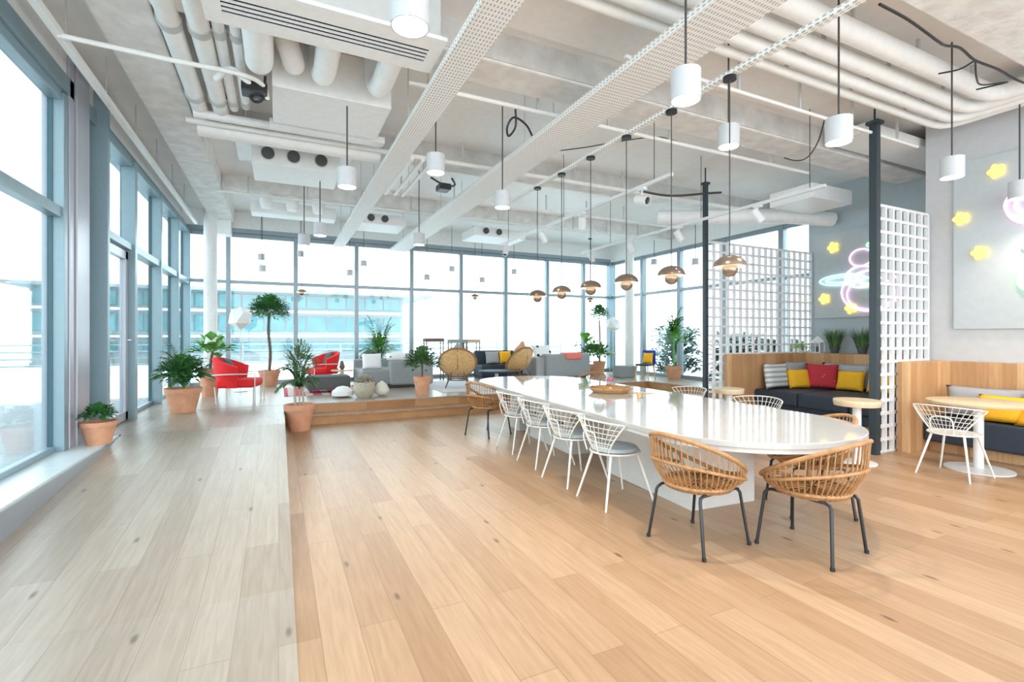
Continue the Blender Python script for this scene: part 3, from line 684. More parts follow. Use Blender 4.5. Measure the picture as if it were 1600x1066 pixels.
sign(8.16, 'pale panel with glowing neon drawing on the right wall', [
    *[('yellow_tube', 'nyellow', lambda b, x, a, c, y=y, z=z: star(b, y - a, z - c, .06, x)) for y, z in ((2.89, 3.58), (3.24, 3.06), (3.05, 2.58))],
    ('pink_tube', 'npink', lambda b, x, a, c: [loop(b, ell(2.55 - a, 3.12 - c, .26, .2), x), loop(b, ell(2.5 - a, 3.1 - c, .3, .26), x)]),
    ('white_tube', 'nwhite', lambda b, x, a, c: [loop(b, ell(2.52 - a, 3.1 - c, .2, .14), x)]),
    ('cyan_tube', 'ncyan', lambda b, x, a, c: [loop(b, ell(2.3 - a, 2.6 - c, .36, .1), x)]),
    ('green_tube', 'ngreen', lambda b, x, a, c: [loop(b, ell(2.62 - a, 2.17 - c, .07 - k * .017, .1 - k * .022), x) for k in range(4)])], (-1.0, 3.33, 1.6, 3.8))

# ------------------------------------------------------------------ booths
def bench_far():
    t = thing('booth_bench', 'oak boarded booth with deep dark navy seat behind the long table', 'bench', (0, 0, 0))
    MB().box(7.28, 6.18, 0, 9.4, 6.3, 1.18).build('side_panel', 'board', t, bevel=.005)
    MB().box(9.4, 3.68, 0, 9.84, 6.3, 1.18).build('back_panel', 'board', t, bevel=.005)
    MB().box(7.98, 3.70, .14, 9.4, 6.17, .30).build('seat_base', 'navy', t, bevel=.01)
    for i in range(3):
        y0 = 3.71 + i * .82
        MB().box(7.9, y0, .30, 9.38, y0 + .81, .54).build('seat', 'navy', t, bevel=.03)
    MB().box(8.05, 3.72, 0, 9.38, 6.16, .14).build('plinth', 'board', t)
bench_far()
t = thing('booth_bench', 'oak boarded booth with shallow dark navy seat behind the round white table', 'bench', (0, 0, 0))
MB().box(7.28, 3.44, 0, 8.19, 3.56, 1.17).build('side_panel', 'board', t, bevel=.005)
MB().box(8.1, W0, 0, 8.19, 3.44, 1.17).build('back_panel', 'board', t, bevel=.005)
for i in range(4):
    y1 = 3.43 - i * 1.3
    MB().box(7.62, y1 - 1.29, .14, 8.09, y1, .46).build('seat', 'navy', t, bevel=.03)
MB().box(7.78, -1.9, 0, 8.09, 3.43, .14).build('plinth', 'board', t)

def cushion_bm(w, h, th, n=12):
    b = MB(); top = []; bot = []
    for i in range(n + 1):
        u = -1 + 2 * i / n; rt = []; rb = []
        for j in range(n + 1):
            v = -1 + 2 * j / n
            z = th / 2 * (max(0, (1 - u ** 4)) * max(0, (1 - v ** 4))) ** .45
            k = 1 - .07 * (1 - abs(u) ** 2) * abs(v) ** 3; l = 1 - .07 * (1 - abs(v) ** 2) * abs(u) ** 3
            p = (u * w / 2 * l, v * h / 2 * k)
            if i in (0, n) or j in (0, n):
                q = b.bm.verts.new((*p, 0)); rt.append(q); rb.append(q)
            else:
                rt.append(b.bm.verts.new((*p, z))); rb.append(b.bm.verts.new((*p, -z)))
        top.append(rt); bot.append(rb)
    for i in range(n):
        for j in range(n):
            b.bm.faces.new((top[i][j], top[i + 1][j], top[i + 1][j + 1], top[i][j + 1]))
            f = (bot[i][j], bot[i][j + 1], bot[i + 1][j + 1], bot[i + 1][j])
            if len(set(f)) == 4:
                try: b.bm.faces.new(f)
                except ValueError: pass
    return b
def cushion(x, y, zb, w, h, th, face, lean, m, label, name='cushion', group=None, roll=0):
    """face: heading the cushion's front looks to; lean: tilt back"""
    o = cushion_bm(w, h, th).build(name, m, smooth=True)
    o.modifiers.clear()
    rot = Matrix.Rotation(face + R(90), 4, 'Z') @ Matrix.Rotation(R(90) - lean, 4, 'X') @ Matrix.Rotation(roll, 4, 'Z')
    o.rotation_euler = rot.to_euler(); o.location = (x, y, zb + h / 2 * math.cos(lean) * (1 if not roll else 1.3))
    return tag(o, label, 'cushion', group)
W = PI  # facing -x
S = -PI / 2
G = 'cushions on the booth seats'
cushion(8.28, 6.0, .545, .62, .46, .15, S, R(8), 'stripe', 'grey and white striped cushion at the left end of the booth', group=G)
cushion(8.9, 6.04, .545, .62, .48, .13, S, R(5), 'grey', 'light grey back cushion in the booth corner behind the yellow one', group=G)
cushion(9.26, 5.35, .545, .85, .47, .16, W, R(6), 'grey', 'long light grey back cushion behind the red patterned one', group=G)
cushion(9.26, 4.4, .545, .85, .47, .16, W, R(6), 'grey', 'long light grey back cushion beside the front black post', group=G)
cushion(8.68, 5.84, .545, .42, .36, .15, S - .35, R(14), 'yellow', 'bright yellow cushion left of the red patterned one', group=G)
cushion(8.98, 5.60, .545, .52, .46, .16, W + .5, R(12), 'redpat', 'red patterned cushion in the middle of the booth', group=G)
cushion(9.08, 5.16, .545, .46, .36, .15, W + .05, R(14), 'yellow', 'bright yellow cushion right of the red patterned one', group=G)
cushion(9.08, 4.66, .545, .46, .36, .15, W, R(14), 'yellow', 'bright yellow cushion half behind the front black post', group=G)
cushion(7.98, 2.95, .465, .8, .4, .13, W, R(8), 'grey', 'light grey back cushion at the left end of the right booth', group=G)
cushion(7.9, 2.02, .465, .9, .42, .14, W, R(8), 'grey', 'light grey back cushion at the right edge of the photo', group=G)
cushion(7.84, 2.72, .465, .5, .34, .15, W, R(20), 'yellow', 'yellow cushion behind the round white table, upper left one', group=G)
cushion(7.78, 2.28, .465, .62, .3, .15, W - .1, R(30), 'yellow', 'long yellow cushion lying behind the round white table', group=G)
tag(MB().tube([(7.9, 2.5, .83), (7.9, 1.7, .83)], .07, 18).build('bolster', 'grey', smooth=True), 'grey roll bolster on top of the right booth cushions', 'cushion')

# ------------------------------------------------------------------ pots and plants
def pot(parent, r, h, m='terra', nm='pot'):
    o = MB().lathe([(r * .66, 0), (r * .93, h * .8), (r, h * .8), (r * 1.02, h), (r * .9, h), (r * .86, h * .86)], (0, 0, 0), 28).build(nm, m, parent, True)
    MB().lathe([(r * .87, h * .84), (.001, h * .88)], (0, 0, 0), 20, False).build('soil', 'soil', o)
def rdir(zmin=-.1):
    while True:
        v = Vector((rnd.uniform(-1, 1), rnd.uniform(-1, 1), rnd.uniform(zmin, 1)))
        if .2 < v.length < 1: return v.normalized()
def bushy(parent, c, R_, H_, n, ll, lw, m='leaf', stems=True, nm='foliage', droop=.35):
    b = MB(); b.raw = True
    for i in range(n):
        d = rdir(-.15); q = rnd.uniform(.35, 1)
        p = Vector(c) + Vector((d.x * R_ * q, d.y * R_ * q, H_ * .5 + d.z * H_ * .5 * q))
        b.leaf(p, (d + Vector((0, 0, .3))), ll * rnd.uniform(.7, 1.2), lw * rnd.uniform(.7, 1.2), droop)
    b.build(nm, m, parent)
def potted(name, label, loc, pr, ph, fn, cat='plant', potm='terra'):
    t = thing(name, label, cat, loc); pot(t, pr, ph, potm); fn(t); return t
def fronds(t, z0, n, ln, m='leaf', w=.02, up=1.0, nm='foliage', leaflet=.16, spread=1.0):
    b = MB(); b.raw = True
    for i in range(n):
        a = 2 * PI * i / n + rnd.uniform(-.3, .3); e = rnd.uniform(.35, 1.1); L = ln * rnd.uniform(.7, 1.05)
        pts = []
        for k in range(9):
            s = k / 8; pts.append(Vector((math.cos(a) * L * spread * (s ** 1.1) * math.cos(e) * 1.0, math.sin(a) * L * spread * (s ** 1.1) * math.cos(e), z0 + L * up * (math.sin(e) * s * 1.25 - .45 * s * s))))
        b.tube(pts, .006, 4, r2=.002)
        for k in range(1, 9):
            tdir = (pts[k] - pts[k - 1]).normalized(); sd = tdir.cross(Vector((0, 0, 1))).normalized()
            for q in (0, .5):
                p = pts[k - 1].lerp(pts[k], q + .3)
                for s in (-1, 1): b.leaf(p, tdir * .7 + sd * s, leaflet * (1.1 - .5 * k / 9), w * 1.3, .3)
    b.build(nm, m, t)
def grass(t, z0, n, h, r, m='leaf3'):
    b = MB(); b.raw = True
    for i in range(n):
        a = rnd.uniform(0, 2 * PI); q = rnd.random() * r; d = Vector((math.cos(a), math.sin(a), 0)); p = d * q * .5 + Vector((0, 0, z0)); hh = h * rnd.uniform(.6, 1)
        sd = d.cross(Vector((0, 0, 1))) * .006; pts = [p, p + d * r * .3 + Vector((0, 0, hh * .5)), p + d * r * rnd.uniform(.6, 1.2) + Vector((0, 0, hh))]
        v = [b.bm.verts.new(x) for x in (pts[0] - sd, pts[0] + sd, pts[1] + sd, pts[1] - sd, pts[2])]
        b.bm.faces.new(v[:4]); b.bm.faces.new((v[3], v[2], v[4]))
    b.build('foliage', m, t)
def trunk(t, pts, r, m='bark'): MB().tube(spline(pts, 5), r, 8, r2=r * .75).build('trunk', m, t, True)

potted('potted_succulent', 'small terracotta pot with dense green succulent on the window sill', (-1.78, 6.78, .322), .165, .25, lambda t: bushy(t, (0, 0, .22), .13, .2, 260, .09, .045, 'leaf'))
potted('potted_plant', 'large terracotta pot with bushy green plant by the left windows', (-1.34, 9.05, .322), .25, .38, lambda t: (bushy(t, (0, 0, .34), .34, .5, 520, .15, .08, 'leaf'), fronds(t, .4, 11, .85, 'leaf3', .03, 1.2, spread=.6)))
potted('potted_plant', 'brown pot with bright green broad leaves behind the red armchair', (-1.22, 11.2, .322), .2, .55, lambda t: (bushy(t, (.05, 0, .62), .32, .5, 60, .26, .2, 'leaf2'), trunk(t, [(0, 0, .5), (.02, 0, .7), (.05, 0, .9)], .03)))
potted('topiary_tree', 'round-headed topiary tree in terracotta pot behind the red armchair', (-.2, 12.9, .322), .24, .38, lambda t: (trunk(t, [(0, 0, .33), (.02, 0, .8), (-.02, .01, 1.3), (0, 0, 1.75)], .035), bushy(t, (0, 0, 1.36), .42, .78, 1300, .13, .07, 'leaf')))
potted('potted_palm', 'feathery dark palm in terracotta pot at the foot of the steps', (.30, 8.5, 0), .23, .42, lambda t: (trunk(t, [(-.05, 0, .36), (-.07, 0, .6), (-.04, 0, .95)], .02, 'basket'), trunk(t, [(.06, .02, .36), (.05, 0, .7), (.08, .02, 1.0)], .02, 'basket'), trunk(t, [(0, .05, .36), (.01, .06, .8)], .016, 'basket'), fronds(t, .66, 30, .9, 'leaf3', .022, 1.35, spread=.42, leaflet=.12), bushy(t, (0, 0, .62), .27, .8, 420, .14, .025, 'leaf3')))
potted('potted_plant', 'pink terracotta pot with dark leafy plant at the top of the steps', (2.60, 9.6, .322), .175, .38, lambda t: (bushy(t, (0, 0, .34), .34, .6, 620, .14, .07, 'leaf3'), trunk(t, [(0, 0, .3), (0, 0, .7)], .02)))
potted('potted_palm', 'bright green areca palm behind the grey sofa', (2.4, 13.1, .322), .2, .36, lambda t: (fronds(t, .5, 30, 1.25, 'leaf3', .03, 1.45, spread=.5), bushy(t, (0, 0, .55), .27, .6, 220, .3, .05, 'leaf2')))
potted('topiary_tree', 'slim topiary tree before the far right windows', (9.15, 12.7, .322), .2, .4, lambda t: (trunk(t, [(0, 0, .3), (.02, 0, 1.0), (0, 0, 1.7)], .03), bushy(t, (0, 0, 1.55), .3, .6, 420, .13, .08, 'leaf')))
potted('potted_plant', 'broad-leaved variegated plant right of the far grey sofa', (8.55, 12.1, .322), .22, .34, lambda t: (bushy(t, (0, 0, .35), .42, .6, 170, .28, .13, 'leaf'), bushy(t, (.1, -.1, .45), .35, .4, 60, .25, .14, 'leaf4', nm='variegated_leaves'), bushy(t, (-.35, 0, .7), .18, .4, 8, .45, .24, 'leaf2', nm='large_leaves')))
potted('potted_palm', 'tall slim palm in terracotta pot by the right windows', (9.75, 10.1, .322), .24, .36, lambda t: (trunk(t, [(0, 0, .3), (.02, .02, .8), (.05, .05, 1.3)], .025, 'leaf2'), bushy(t, (.03, 0, .55), .2, 1.0, 150, .32, .06, 'leaf2'), fronds(t, 1.25, 15, .9, 'leaf', .035, 1.25, spread=.6)))
potted('potted_palm', 'dark plant in grey pot behind the far grey sofa', (8.6, 13.0, .322), .18, .4, lambda t: fronds(t, .35, 14, .5, 'leaf3', .03), potm='grey')
for i, (y, l) in enumerate(((5.74, 'left spiky grass plant on the booth ledge'), (5.25, 'right spiky grass plant on the booth ledge beside the front post'))):
    t = thing('grass_plant', l, 'plant', (9.6, y, 1.18), 0, 'grass plants on the booth ledge'); pot(t, .09, .12, 'darkgrey'); grass(t, .1, 190, .42, .185, 'leaf3')
t = thing('trailing_plant', 'small pale green plant at the booth ledge corner', 'plant', (9.3, 6.24, 1.18)); pot(t, .06, .05, 'cloth'); bushy(t, (0, 0, .03), .16, .12, 80, .09, .04, 'leaf4')
t = thing('white_lantern', 'white house-shaped lantern on the booth ledge', 'lantern', (9.62, 6.08, 1.18))
b = MB()
for sx in (-.08, .08):
    for sy in (-.09, .09): b.box(sx - .012, sy - .012, 0, sx + .012, sy + .012, .2)
b.box(-.1, -.11, 0, .1, .11, .015).box(-.1, -.11, .19, .1, .11, .205); b.build('frame', 'white', t)
MB().lathe([(.15, .205), (.02, .32), (.0, .33)], (0, 0, 0), 4).build('roof', 'white', t)
MB().lathe([(.03, .015), (.03, .12)], (0, 0, 0), 14).build('candle', 'darkgrey', t, True)

# ------------------------------------------------------------------ long table
tc = Vector((3.68, 5.0)); ta = R(-3.7); hw, hl, cr = .93, 2.96, .88
def tpoly(inset=0):
    pts = []
    for cx, cy, a0 in ((hw - cr, hl - cr, 0), (-(hw - cr), hl - cr, 90), (-(hw - cr), -(hl - cr), 180), (hw - cr, -(hl - cr), 270)):
        for k in range(13):
            a = R(a0 + 90 * k / 12); pts.append((cx + (cr - inset) * math.cos(a), cy + (cr - inset) * math.sin(a)))
    return pts
t = thing('long_table', 'long white stone communal table with rounded ends and white plinths', 'table', (tc.x, tc.y, 0), ta)
MB().prism(tpoly(), .735, .78).build('tabletop', 'table', t, bevel=.006)
MB().prism(tpoly(.03), .70, .735).build('underframe', 'tableedge', t)
for y0, y1 in ((-1.93, -.6), (.22, 1.5), (1.9, 2.3)):
    MB().box(-.36, y0, 0, .36, y1, .70).build('plinth', 'tableedge', t, bevel=.004)

# things on the table
t = thing('wicker_tray', 'round shallow wicker tray in the middle of the long table', 'tray', (3.88, 5.15, .78))
MB().lathe([(.001, 0), (.22, 0), (.27, .045), (.275, .05), (.265, .05), (.215, .012), (.001, .012)], (0, 0, 0), 36).build('dish', 'tray2', t, True)
MB().tube(ring(.27, .052, 36), .012, 8, True).build('rim', 'rattan', t, True)
MB().tube(spline([(-.2, -.1, .06), (-.05, -.02, .1), (.1, .05, .07), (.2, .1, .06)]), .012, 6).tube(spline([(-.18, .1, .06), (0, .04, .08), (.2, -.08, .06)]), .01, 6).build('driftwood', 'rattan', t, True)
t = thing('flower_vase', 'tiny vase of pink blossom standing on the wicker tray', 'vase', (3.92, 5.2, .79))
MB().lathe([(.02, .0), (.03, .03), (.012, .07), (.014, .08)], (0, 0, 0), 16).build('vase', 'wax', t, True)
bushy(t, (0, 0, .08), .05, .08, 60, .035, .03, 'pink', nm='blossom')
t = thing('candle_glass', 'amber candle in clear glass with wire handle, on the long table', 'candle holder', (3.80, 4.49, .78))
MB().lathe([(.032, 0), (.035, .08)], (0, 0, 0), 20, False).build('glass', 'glass', t, True)
MB().lathe([(.027, .004), (.027, .05)], (0, 0, 0), 16).build('candle', 'wax', t, True)
MB().tube(spline([(.035, 0, .03), (.09, -.03, .015), (.15, -.05, .05), (.13, -.02, .08)]), .003, 5).build('wire_handle', 'galv', t, True)
t = thing('glass_tumbler', 'small green glass left of the wicker tray on the long table', 'glass', (3.92, 5.9, .78))
MB().lathe([(.03, 0), (.035, .07)], (0, 0, 0), 18, False).build('cup', 'glass', t, True)
MB().lathe([(.027, .003), (.03, .045)], (0, 0, 0), 16).build('filling', 'basket', t, True)
tag(MB().tube([(4.0, 5.0, .787), (4.25, 4.75, .787)], .006, 6).build('wooden_stick', 'wax', smooth=True), 'thin wooden stick lying right of the wicker tray', 'stick')

# ------------------------------------------------------------------ rattan chairs
def rattan_chair(label, loc, rz):
    t = thing('rattan_chair', label, 'chair', loc, rz, 'rattan chairs at the long table')
    def rim(a):
        k = (1 - math.cos(a)) / 2
        return Vector((.29 * math.cos(a) - .08 * k + .02, .33 * math.sin(a) * (1 - .06 * k), .455 + .36 * k ** .85))
    def base(a): return Vector((.235 * math.cos(a), .235 * math.sin(a), .425))
    N_ = 44
    MB().tube([rim(2 * PI * i / N_) for i in range(N_)], .016, 8, True).build('rim', 'rattan', t, True)
    b = MB()
    for i in range(35):
        a = R(58) + R(244) * i / 34; p, q = rim(a), base(a); m = p.lerp(q, .55) + Vector((math.cos(a), math.sin(a), 0)) * .035
        m.z -= .01
        b.tube(spline([p, m, q], 4), .0048, 6)
    b.build('back_spindles', 'rattan', t, True)
    b = MB(); pts = []
    for i in range(25):
        a = R(62) + R(236) * i / 24; p, q = rim(a), base(a)
        pts.append(p.lerp(q, .5) + Vector((math.cos(a), math.sin(a), 0)) * .045)
    b.tube(pts, .012, 8)
    for a in (R(60), R(300)): b.tube([rim(a), base(a)], .014, 8)
    b.build('arm_hoop', 'rattan', t, True)
    MB().lathe([(.001, .43), (.16, .425), (.235, .44), (.25, .43), (.235, .405), (.001, .40)], (0, 0, 0), 32).build('seat', 'weave', t, True)
    b = MB()
    for i in range(24):
        a = 2 * PI * i / 24; b.tube([(.04 * math.cos(a), .04 * math.sin(a), .438), (.23 * math.cos(a), .23 * math.sin(a), .445)], .005, 5)
    b.tube(ring(.24, .435), .014, 8, True)
    b.tube(spline([base(R(-50)), Vector((.26, -.12, .45)), rim(0), Vector((.26, .12, .45)), base(R(50))], 5), .013, 8)
    b.build('seat_ribs', 'rattan', t, True)
    for sy in (-1, 1):
        MB().tube([(-.21, sy * .18, .39), (-.18, sy * .18, .402), (.18, sy * .18, .402), (.21, sy * .18, .39)], .011, 8).build('leg_frame', 'black', t, True)
        for sx in (-1, 1):
            lg = MB().tube([(sx * .205, sy * .18, .397), (sx * .222, sy * .19, .37), (sx * .25, sy * .24, .02)], .0115, 8).build('leg', 'black', t, True)
            MB().lathe([(.015, 0), (.015, .022)], (sx * .2515, sy * .2425, 0), 10).build('foot_cap', 'black', lg, True)
    return t
rc = rattan_chair('woven rattan tub chair at the near left corner of the long table', (2.78, 2.64, 0), R(6))
rattan = lambda l, loc, rz: dup(rc, l, loc, rz)
rattan('rattan tub chair nearest the viewer, its back turned to us', (3.40, 2.2, 0), R(97))
rattan('rattan tub chair behind the nearest one, by the rounded table end', (4.14, 2.70, 0), R(150))
rattan('rattan tub chair at the far left end of the long table', (2.9, 6.9, 0), R(25))
rattan('rattan tub chair on the far side of the long table by the sofa', (5.2, 7.6, 0), R(200))

# ------------------------------------------------------------------ white wire chairs
def wire_chair(label, loc, rz, pad):
    t = thing('wire_chair', label, 'chair', loc, rz, 'white wire chairs')
    m = 'cream'
    def sh(u, v):  # u -1..1 across, v 0 seat .. 1 rim
        th = R(68) * u * (.55 + .45 * v); r = .2 + .13 * v ** .9
        return Vector((-r * math.cos(th) + .0, r * 1.03 * math.sin(th) * 1.02, .47 + .30 * v - .03 * u * u * v))
    b = MB()
    for i in range(15):
        u = -1 + 2 * i / 14; b.tube([sh(u, v / 5) for v in range(6)], .003, 5)
    for v in (.16, .32, .48, .64, .8): b.tube([sh(-1 + k / 8, v) for k in range(17)], .003, 5)
    b.build('wire_back', m, t, True)
    b = MB(); b.tube([sh(-1, v / 5) for v in range(5)] + [sh(-1 + k / 8, 1) for k in range(17)] + [sh(1, v / 5) for v in range(4, -1, -1)], .007, 7); b.build('rim', m, t, True)
    MB().tube(spline([(-.24, -.09, .47), (-.27, -.1, .58), (-.275, -.07, .645), (-.275, .07, .645), (-.27, .1, .58), (-.24, .09, .47)], 5), .007, 7).build('back_loop', m, t, True)
    b = MB(); b.tube(ring(.225, .46), .008, 7, True)
    for i in range(-5, 6):
        w = math.sqrt(.225 ** 2 - (i * .038) ** 2); b.tube([(i * .038, -w, .46), (i * .038, w, .46)], .0025, 5); b.tube([(-w, i * .038, .46), (w, i * .038, .46)], .0025, 5)
    b.build('wire_seat', m, t, True)
    for sx in (-1, 1):
        for sy in (-1, 1):
            MB().tube([(sx * .14, sy * .14, .455), (sx * .26, sy * .235, 0)], .0135, 8, r2=.009).build('leg', m, t, True)
    if pad: MB().lathe([(.001, .465), (.2, .465), (.215, .48), (.2, .505), (.001, .51)], (0, 0, 0), 28).build('seat_pad', 'blugrey', t, True)
    return t
wc = wire_chair('white wire chair with grey pad, nearest on the left side of the table', (2.78, 3.62, 0), R(-2), True)
for l, loc, rz in (('white wire chair with grey pad, second along the left side of the table', (2.80, 4.32, 0), R(3)), ('white wire chair with grey pad, third along the left side of the table', (2.86, 5.05, 0), 0), ('white wire chair with grey pad, fourth along the left side of the table', (2.92, 5.8, 0), R(2)), ('white wire chair on the booth side of the long table', (5.02, 3.98, 0), R(182)), ('white wire chair on the far booth side of the long table', (5.15, 5.2, 0), R(178))):
    dup(wc, l, loc, rz)
w2 = wire_chair('white wire chair without pad at the round white table', (6.58, 2.68, 0), R(0), False)

# small round tables
def round_table(name, label, loc, r, top_m, topz, thick, base_r):
    t = thing(name, label, 'table', loc)
    MB().lathe([(.001, topz - thick), (r * .97, topz - thick), (r, topz - thick * .5), (r, topz - .003), (r * .99, topz), (.001, topz)], (0, 0, 0), 44).build('tabletop', top_m, t, True)
    MB().lathe([(.045, .02), (.045, topz - thick)], (0, 0, 0), 24).build('pedestal', 'whitemetal', t, True)
    MB().lathe([(.001, 0), (base_r, 0), (base_r, .012), (.06, .022), (.001, .022)], (0, 0, 0), 40).build('base', 'whitemetal', t, True)
round_table('round_table', 'round pale oak table on white pedestal at the right booth', (7.12, 2.68, 0), .46, 'paleoak', .77, .035, .3)
round_table('round_table', 'small round pale oak table left, before the booth seat', (5.82, 4.95, 0), .2, 'paleoak', .76, .07, .18)
round_table('round_table', 'small round pale oak table half behind the front black post', (6.2, 3.45, 0), .24, 'paleoak', .75, .07, .2)

# ------------------------------------------------------------------ lounge
# red armchairs
def armchair(label, loc, rz):
    t = thing('red_armchair', label, 'armchair', loc, rz, 'red armchairs in the lounge')
    MB().box(-.30, -.30, .27, .34, .30, .42).build('seat', 'red', t, bevel=.05, seg=3)
    b = MB(); n = 16; pts = []
    for k, (rr, z) in enumerate(((.30, .27), (.36, .50), (.40, .76))):
        pass
    # curved back shell
    b = MB(); rows = []
    for i in range(n + 1):
        th = R(-100) + R(200) * i / n; top = .60 + .20 * math.cos(th * .8); rows.append([])
        for rr, z in ((.31, .27), (.38, .5), (.42, top), (.36, top + .01), (.31, .5), (.25, .36)):
            rows[-1].append(b.bm.verts.new((-rr * math.cos(th) * 1.0, rr * math.sin(th), z)))
    for A, B in zip(rows, rows[1:]):
        for j in range(6): b.bm.faces.new((A[j], A[(j + 1) % 6], B[(j + 1) % 6], B[j]))
    b.bm.faces.new(rows[0]); b.bm.faces.new(rows[-1][::-1]); b.build('backrest', 'red', t, True, bevel=.01)
    for sy in (-1, 1):
        MB().tube([(.34, sy * .36, 0), (.34, sy * .36, .52), (-.1, sy * .41, .52), (-.38, sy * .3, .5)], .012, 8).build('arm_frame', 'coral' if False else 'cream', t, True)
        MB().tube([(-.28, sy * .3, 0), (-.3, sy * .32, .3)], .012, 8).build('leg', 'cream', t, True)
        MB().tube([(.3, sy * .3, 0), (.3, sy * .28, .28)], .012, 8).build('leg', 'cream', t, True)
    cu = cushion_bm(.34, .34, .12).build('back_cushion', 'darkgrey', t, True); cu.modifiers.clear(); cu.location = (-.16, 0, .62); cu.rotation_euler = (R(90), 0, R(90)); cu.rotation_euler = (R(70), 0, R(90))
    return t
a1 = armchair('red armchair with dark cushion and slim white frame by the left windows', (-.65, 10.1, .322), R(-10))
dup(a1, 'red armchair half hidden behind the feathery palm', (.95, 12.7, .322), R(200))
# rug and ottoman
tag(MB().box(.1, 10.5, .322, 2.0, 12.2, .334).build('rug', 'rug'), 'red and white striped rug under the grey ottoman', 'rug')
tag(MB().box(3.1, 9.8, .322, 4.6, 12.4, .333).build('rug', 'palerug'), 'pale rug under the round-backed cane chair', 'rug')
t = thing('ottoman', 'low dark grey upholstered ottoman on the striped rug', 'ottoman', (.95, 11.05, .334))
MB().box(-.42, -.3, .06, .42, .3, .34).build('seat', 'darkgrey', t, bevel=.03)
for sx in (-.36, .36):
    for sy in (-.24, .24): MB().tube([(sx, sy, 0), (sx, sy, .07)], .015, 8).build('foot', 'black', t)
t = thing('vase', 'dark round vase on the low side table left of the sofa', 'vase', (1.35, 12.1, .72)); MB().lathe([(.03, 0), (.07, .06), (.04, .15), (.03, .2)], (0, 0, 0), 16).build('body', 'bark', t, True)
round_table('side_table', 'low round wooden side table left of the grey sofa', (1.35, 12.1, .322), .25, 'paleoak', .395, .03, .16)
# grey L sofa
t = thing('sofa', 'large light grey block sofa at the top of the steps', 'sofa', (2.3, 11.3, .322))
MB().box(-.62, 0, .06, .62, 1.4, .42).build('seat', 'midgrey', t, bevel=.05, seg=3)
MB().box(-.02, -.14, .06, 1.0, .12, .64).build('armrest', 'midgrey', t, bevel=.06, seg=3)
MB().box(.6, -.1, .06, .9, 1.4, .66).build('backrest', 'midgrey', t, bevel=.06, seg=3)
MB().box(-.62, 1.15, .06, .62, 1.42, .62).build('armrest', 'midgrey', t, bevel=.05, seg=3)
MB().box(-.6, -.1, 0, .86, 1.35, .06).build('plinth', 'black', t)
cushion(2.5, 11.4, .975, .55, .3, .16, S, R(70), 'spots', 'white cushion with black spots on the grey sofa arm', roll=0)
cushion(1.95, 11.6, .742, .45, .4, .15, S, R(25), 'white', 'plain white cushion on the left of the grey sofa')
# basket with cloth
t = thing('woven_basket', 'round beige woven basket at the platform edge', 'basket', (1.5, 9.75, .322))
MB().lathe([(.12, 0), (.2, .1), (.21, .2), (.18, .3), (.17, .3), (.19, .2), (.1, .03)], (0, 0, 0), 28).build('body', 'basket', t, True)
bushy(t, (0, 0, .24), .16, .16, 160, .09, .05, 'basket', nm='dried_flowers')
t = tag(MB().lathe([(.04, 0), (.13, .05), (.15, .13), (.09, .24), (.01, .3)], (0, 0, 0), 16).build('folded_throw', 'cloth', smooth=True, loc=(1.85, 9.85, .322)), 'crumpled cream throw right of the beige basket', 'throw')
t = tag(MB().lathe([(.05, 0), (.2, .04), (.2, .12), (.1, .2), (.01, .22)], (0, 0, 0), 18).build('floor_cushion', 'white', smooth=True, loc=(1.12, 9.95, .322)), 'soft white floor cushion left of the beige basket', 'cushion')
# round cane chairs
def cane_chair(label, loc, rz, cushm, clabel):
    t = thing('cane_lounge_chair', label, 'armchair', loc, rz, 'round cane lounge chairs')
    def P(a, k):   # bowl, opening towards +x and up
        rr = .43 * k; x = -.0 ; y = rr * math.sin(a) * 1.02; u = rr * math.cos(a)
        d = -.26 * (1 - k * k)
        tilt = R(52)
        return Vector((-(u * math.cos(tilt)) + d * math.sin(tilt), y, .56 + u * math.sin(tilt) + d * math.cos(tilt)))
    b = MB(); n = 28; rows = [[b.bm.verts.new(P(2 * PI * i / n, k)) for i in range(n)] for k in (1, .85, .65, .4, .15)]
    for A, B in zip(rows, rows[1:]):
        for j in range(n): b.bm.faces.new((A[j], A[(j + 1) % n], B[(j + 1) % n], B[j]))
    b.bm.faces.new(rows[-1]); o = b.build('shell', 'tray2', t, True); o.modifiers.clear()
    s = o.modifiers.new('so', 'SOLIDIFY'); s.thickness = .02
    MB().tube([P(2 * PI * i / 36, 1) for i in range(36)], .02, 8, True).build('rim', 'weave', t, True)
    MB().tube([P(PI, 1), P(PI, .5), P(0, .1), P(0, .5), P(0, 1)], .012, 6).build('spine', 'weave', t, True)
    MB().tube(ring(.24, .17, 24), .014, 8, True).build('base_hoop', 'bark', t, True)
    for sx in (-1, 1):
        for sy in (-1, 1): MB().tube([(sx * .14, sy * .14, .34), (sx * .27, sy * .27, 0)], .016, 8).build('leg', 'bark', t, True)
    return t
cane_chair('round-backed cane lounge chair seen from behind, right of the pink pot', (3.75, 10.75, .333), R(70), None, None)
cane_chair('round cane lounge chair turned left beside the black coffee table', (5.72, 11.5, .322), R(112), None, None)
cushion(3.82, 10.98, .80, .42, .42, .12, R(250), R(10), 'midgrey', 'grey cushion poking above the round-backed cane chair', roll=R(45))
cushion(5.88, 11.72, .86, .42, .42, .12, R(112), R(15), 'terra', 'rust-coloured pointed cushion in the cane chair turned left', roll=R(45))
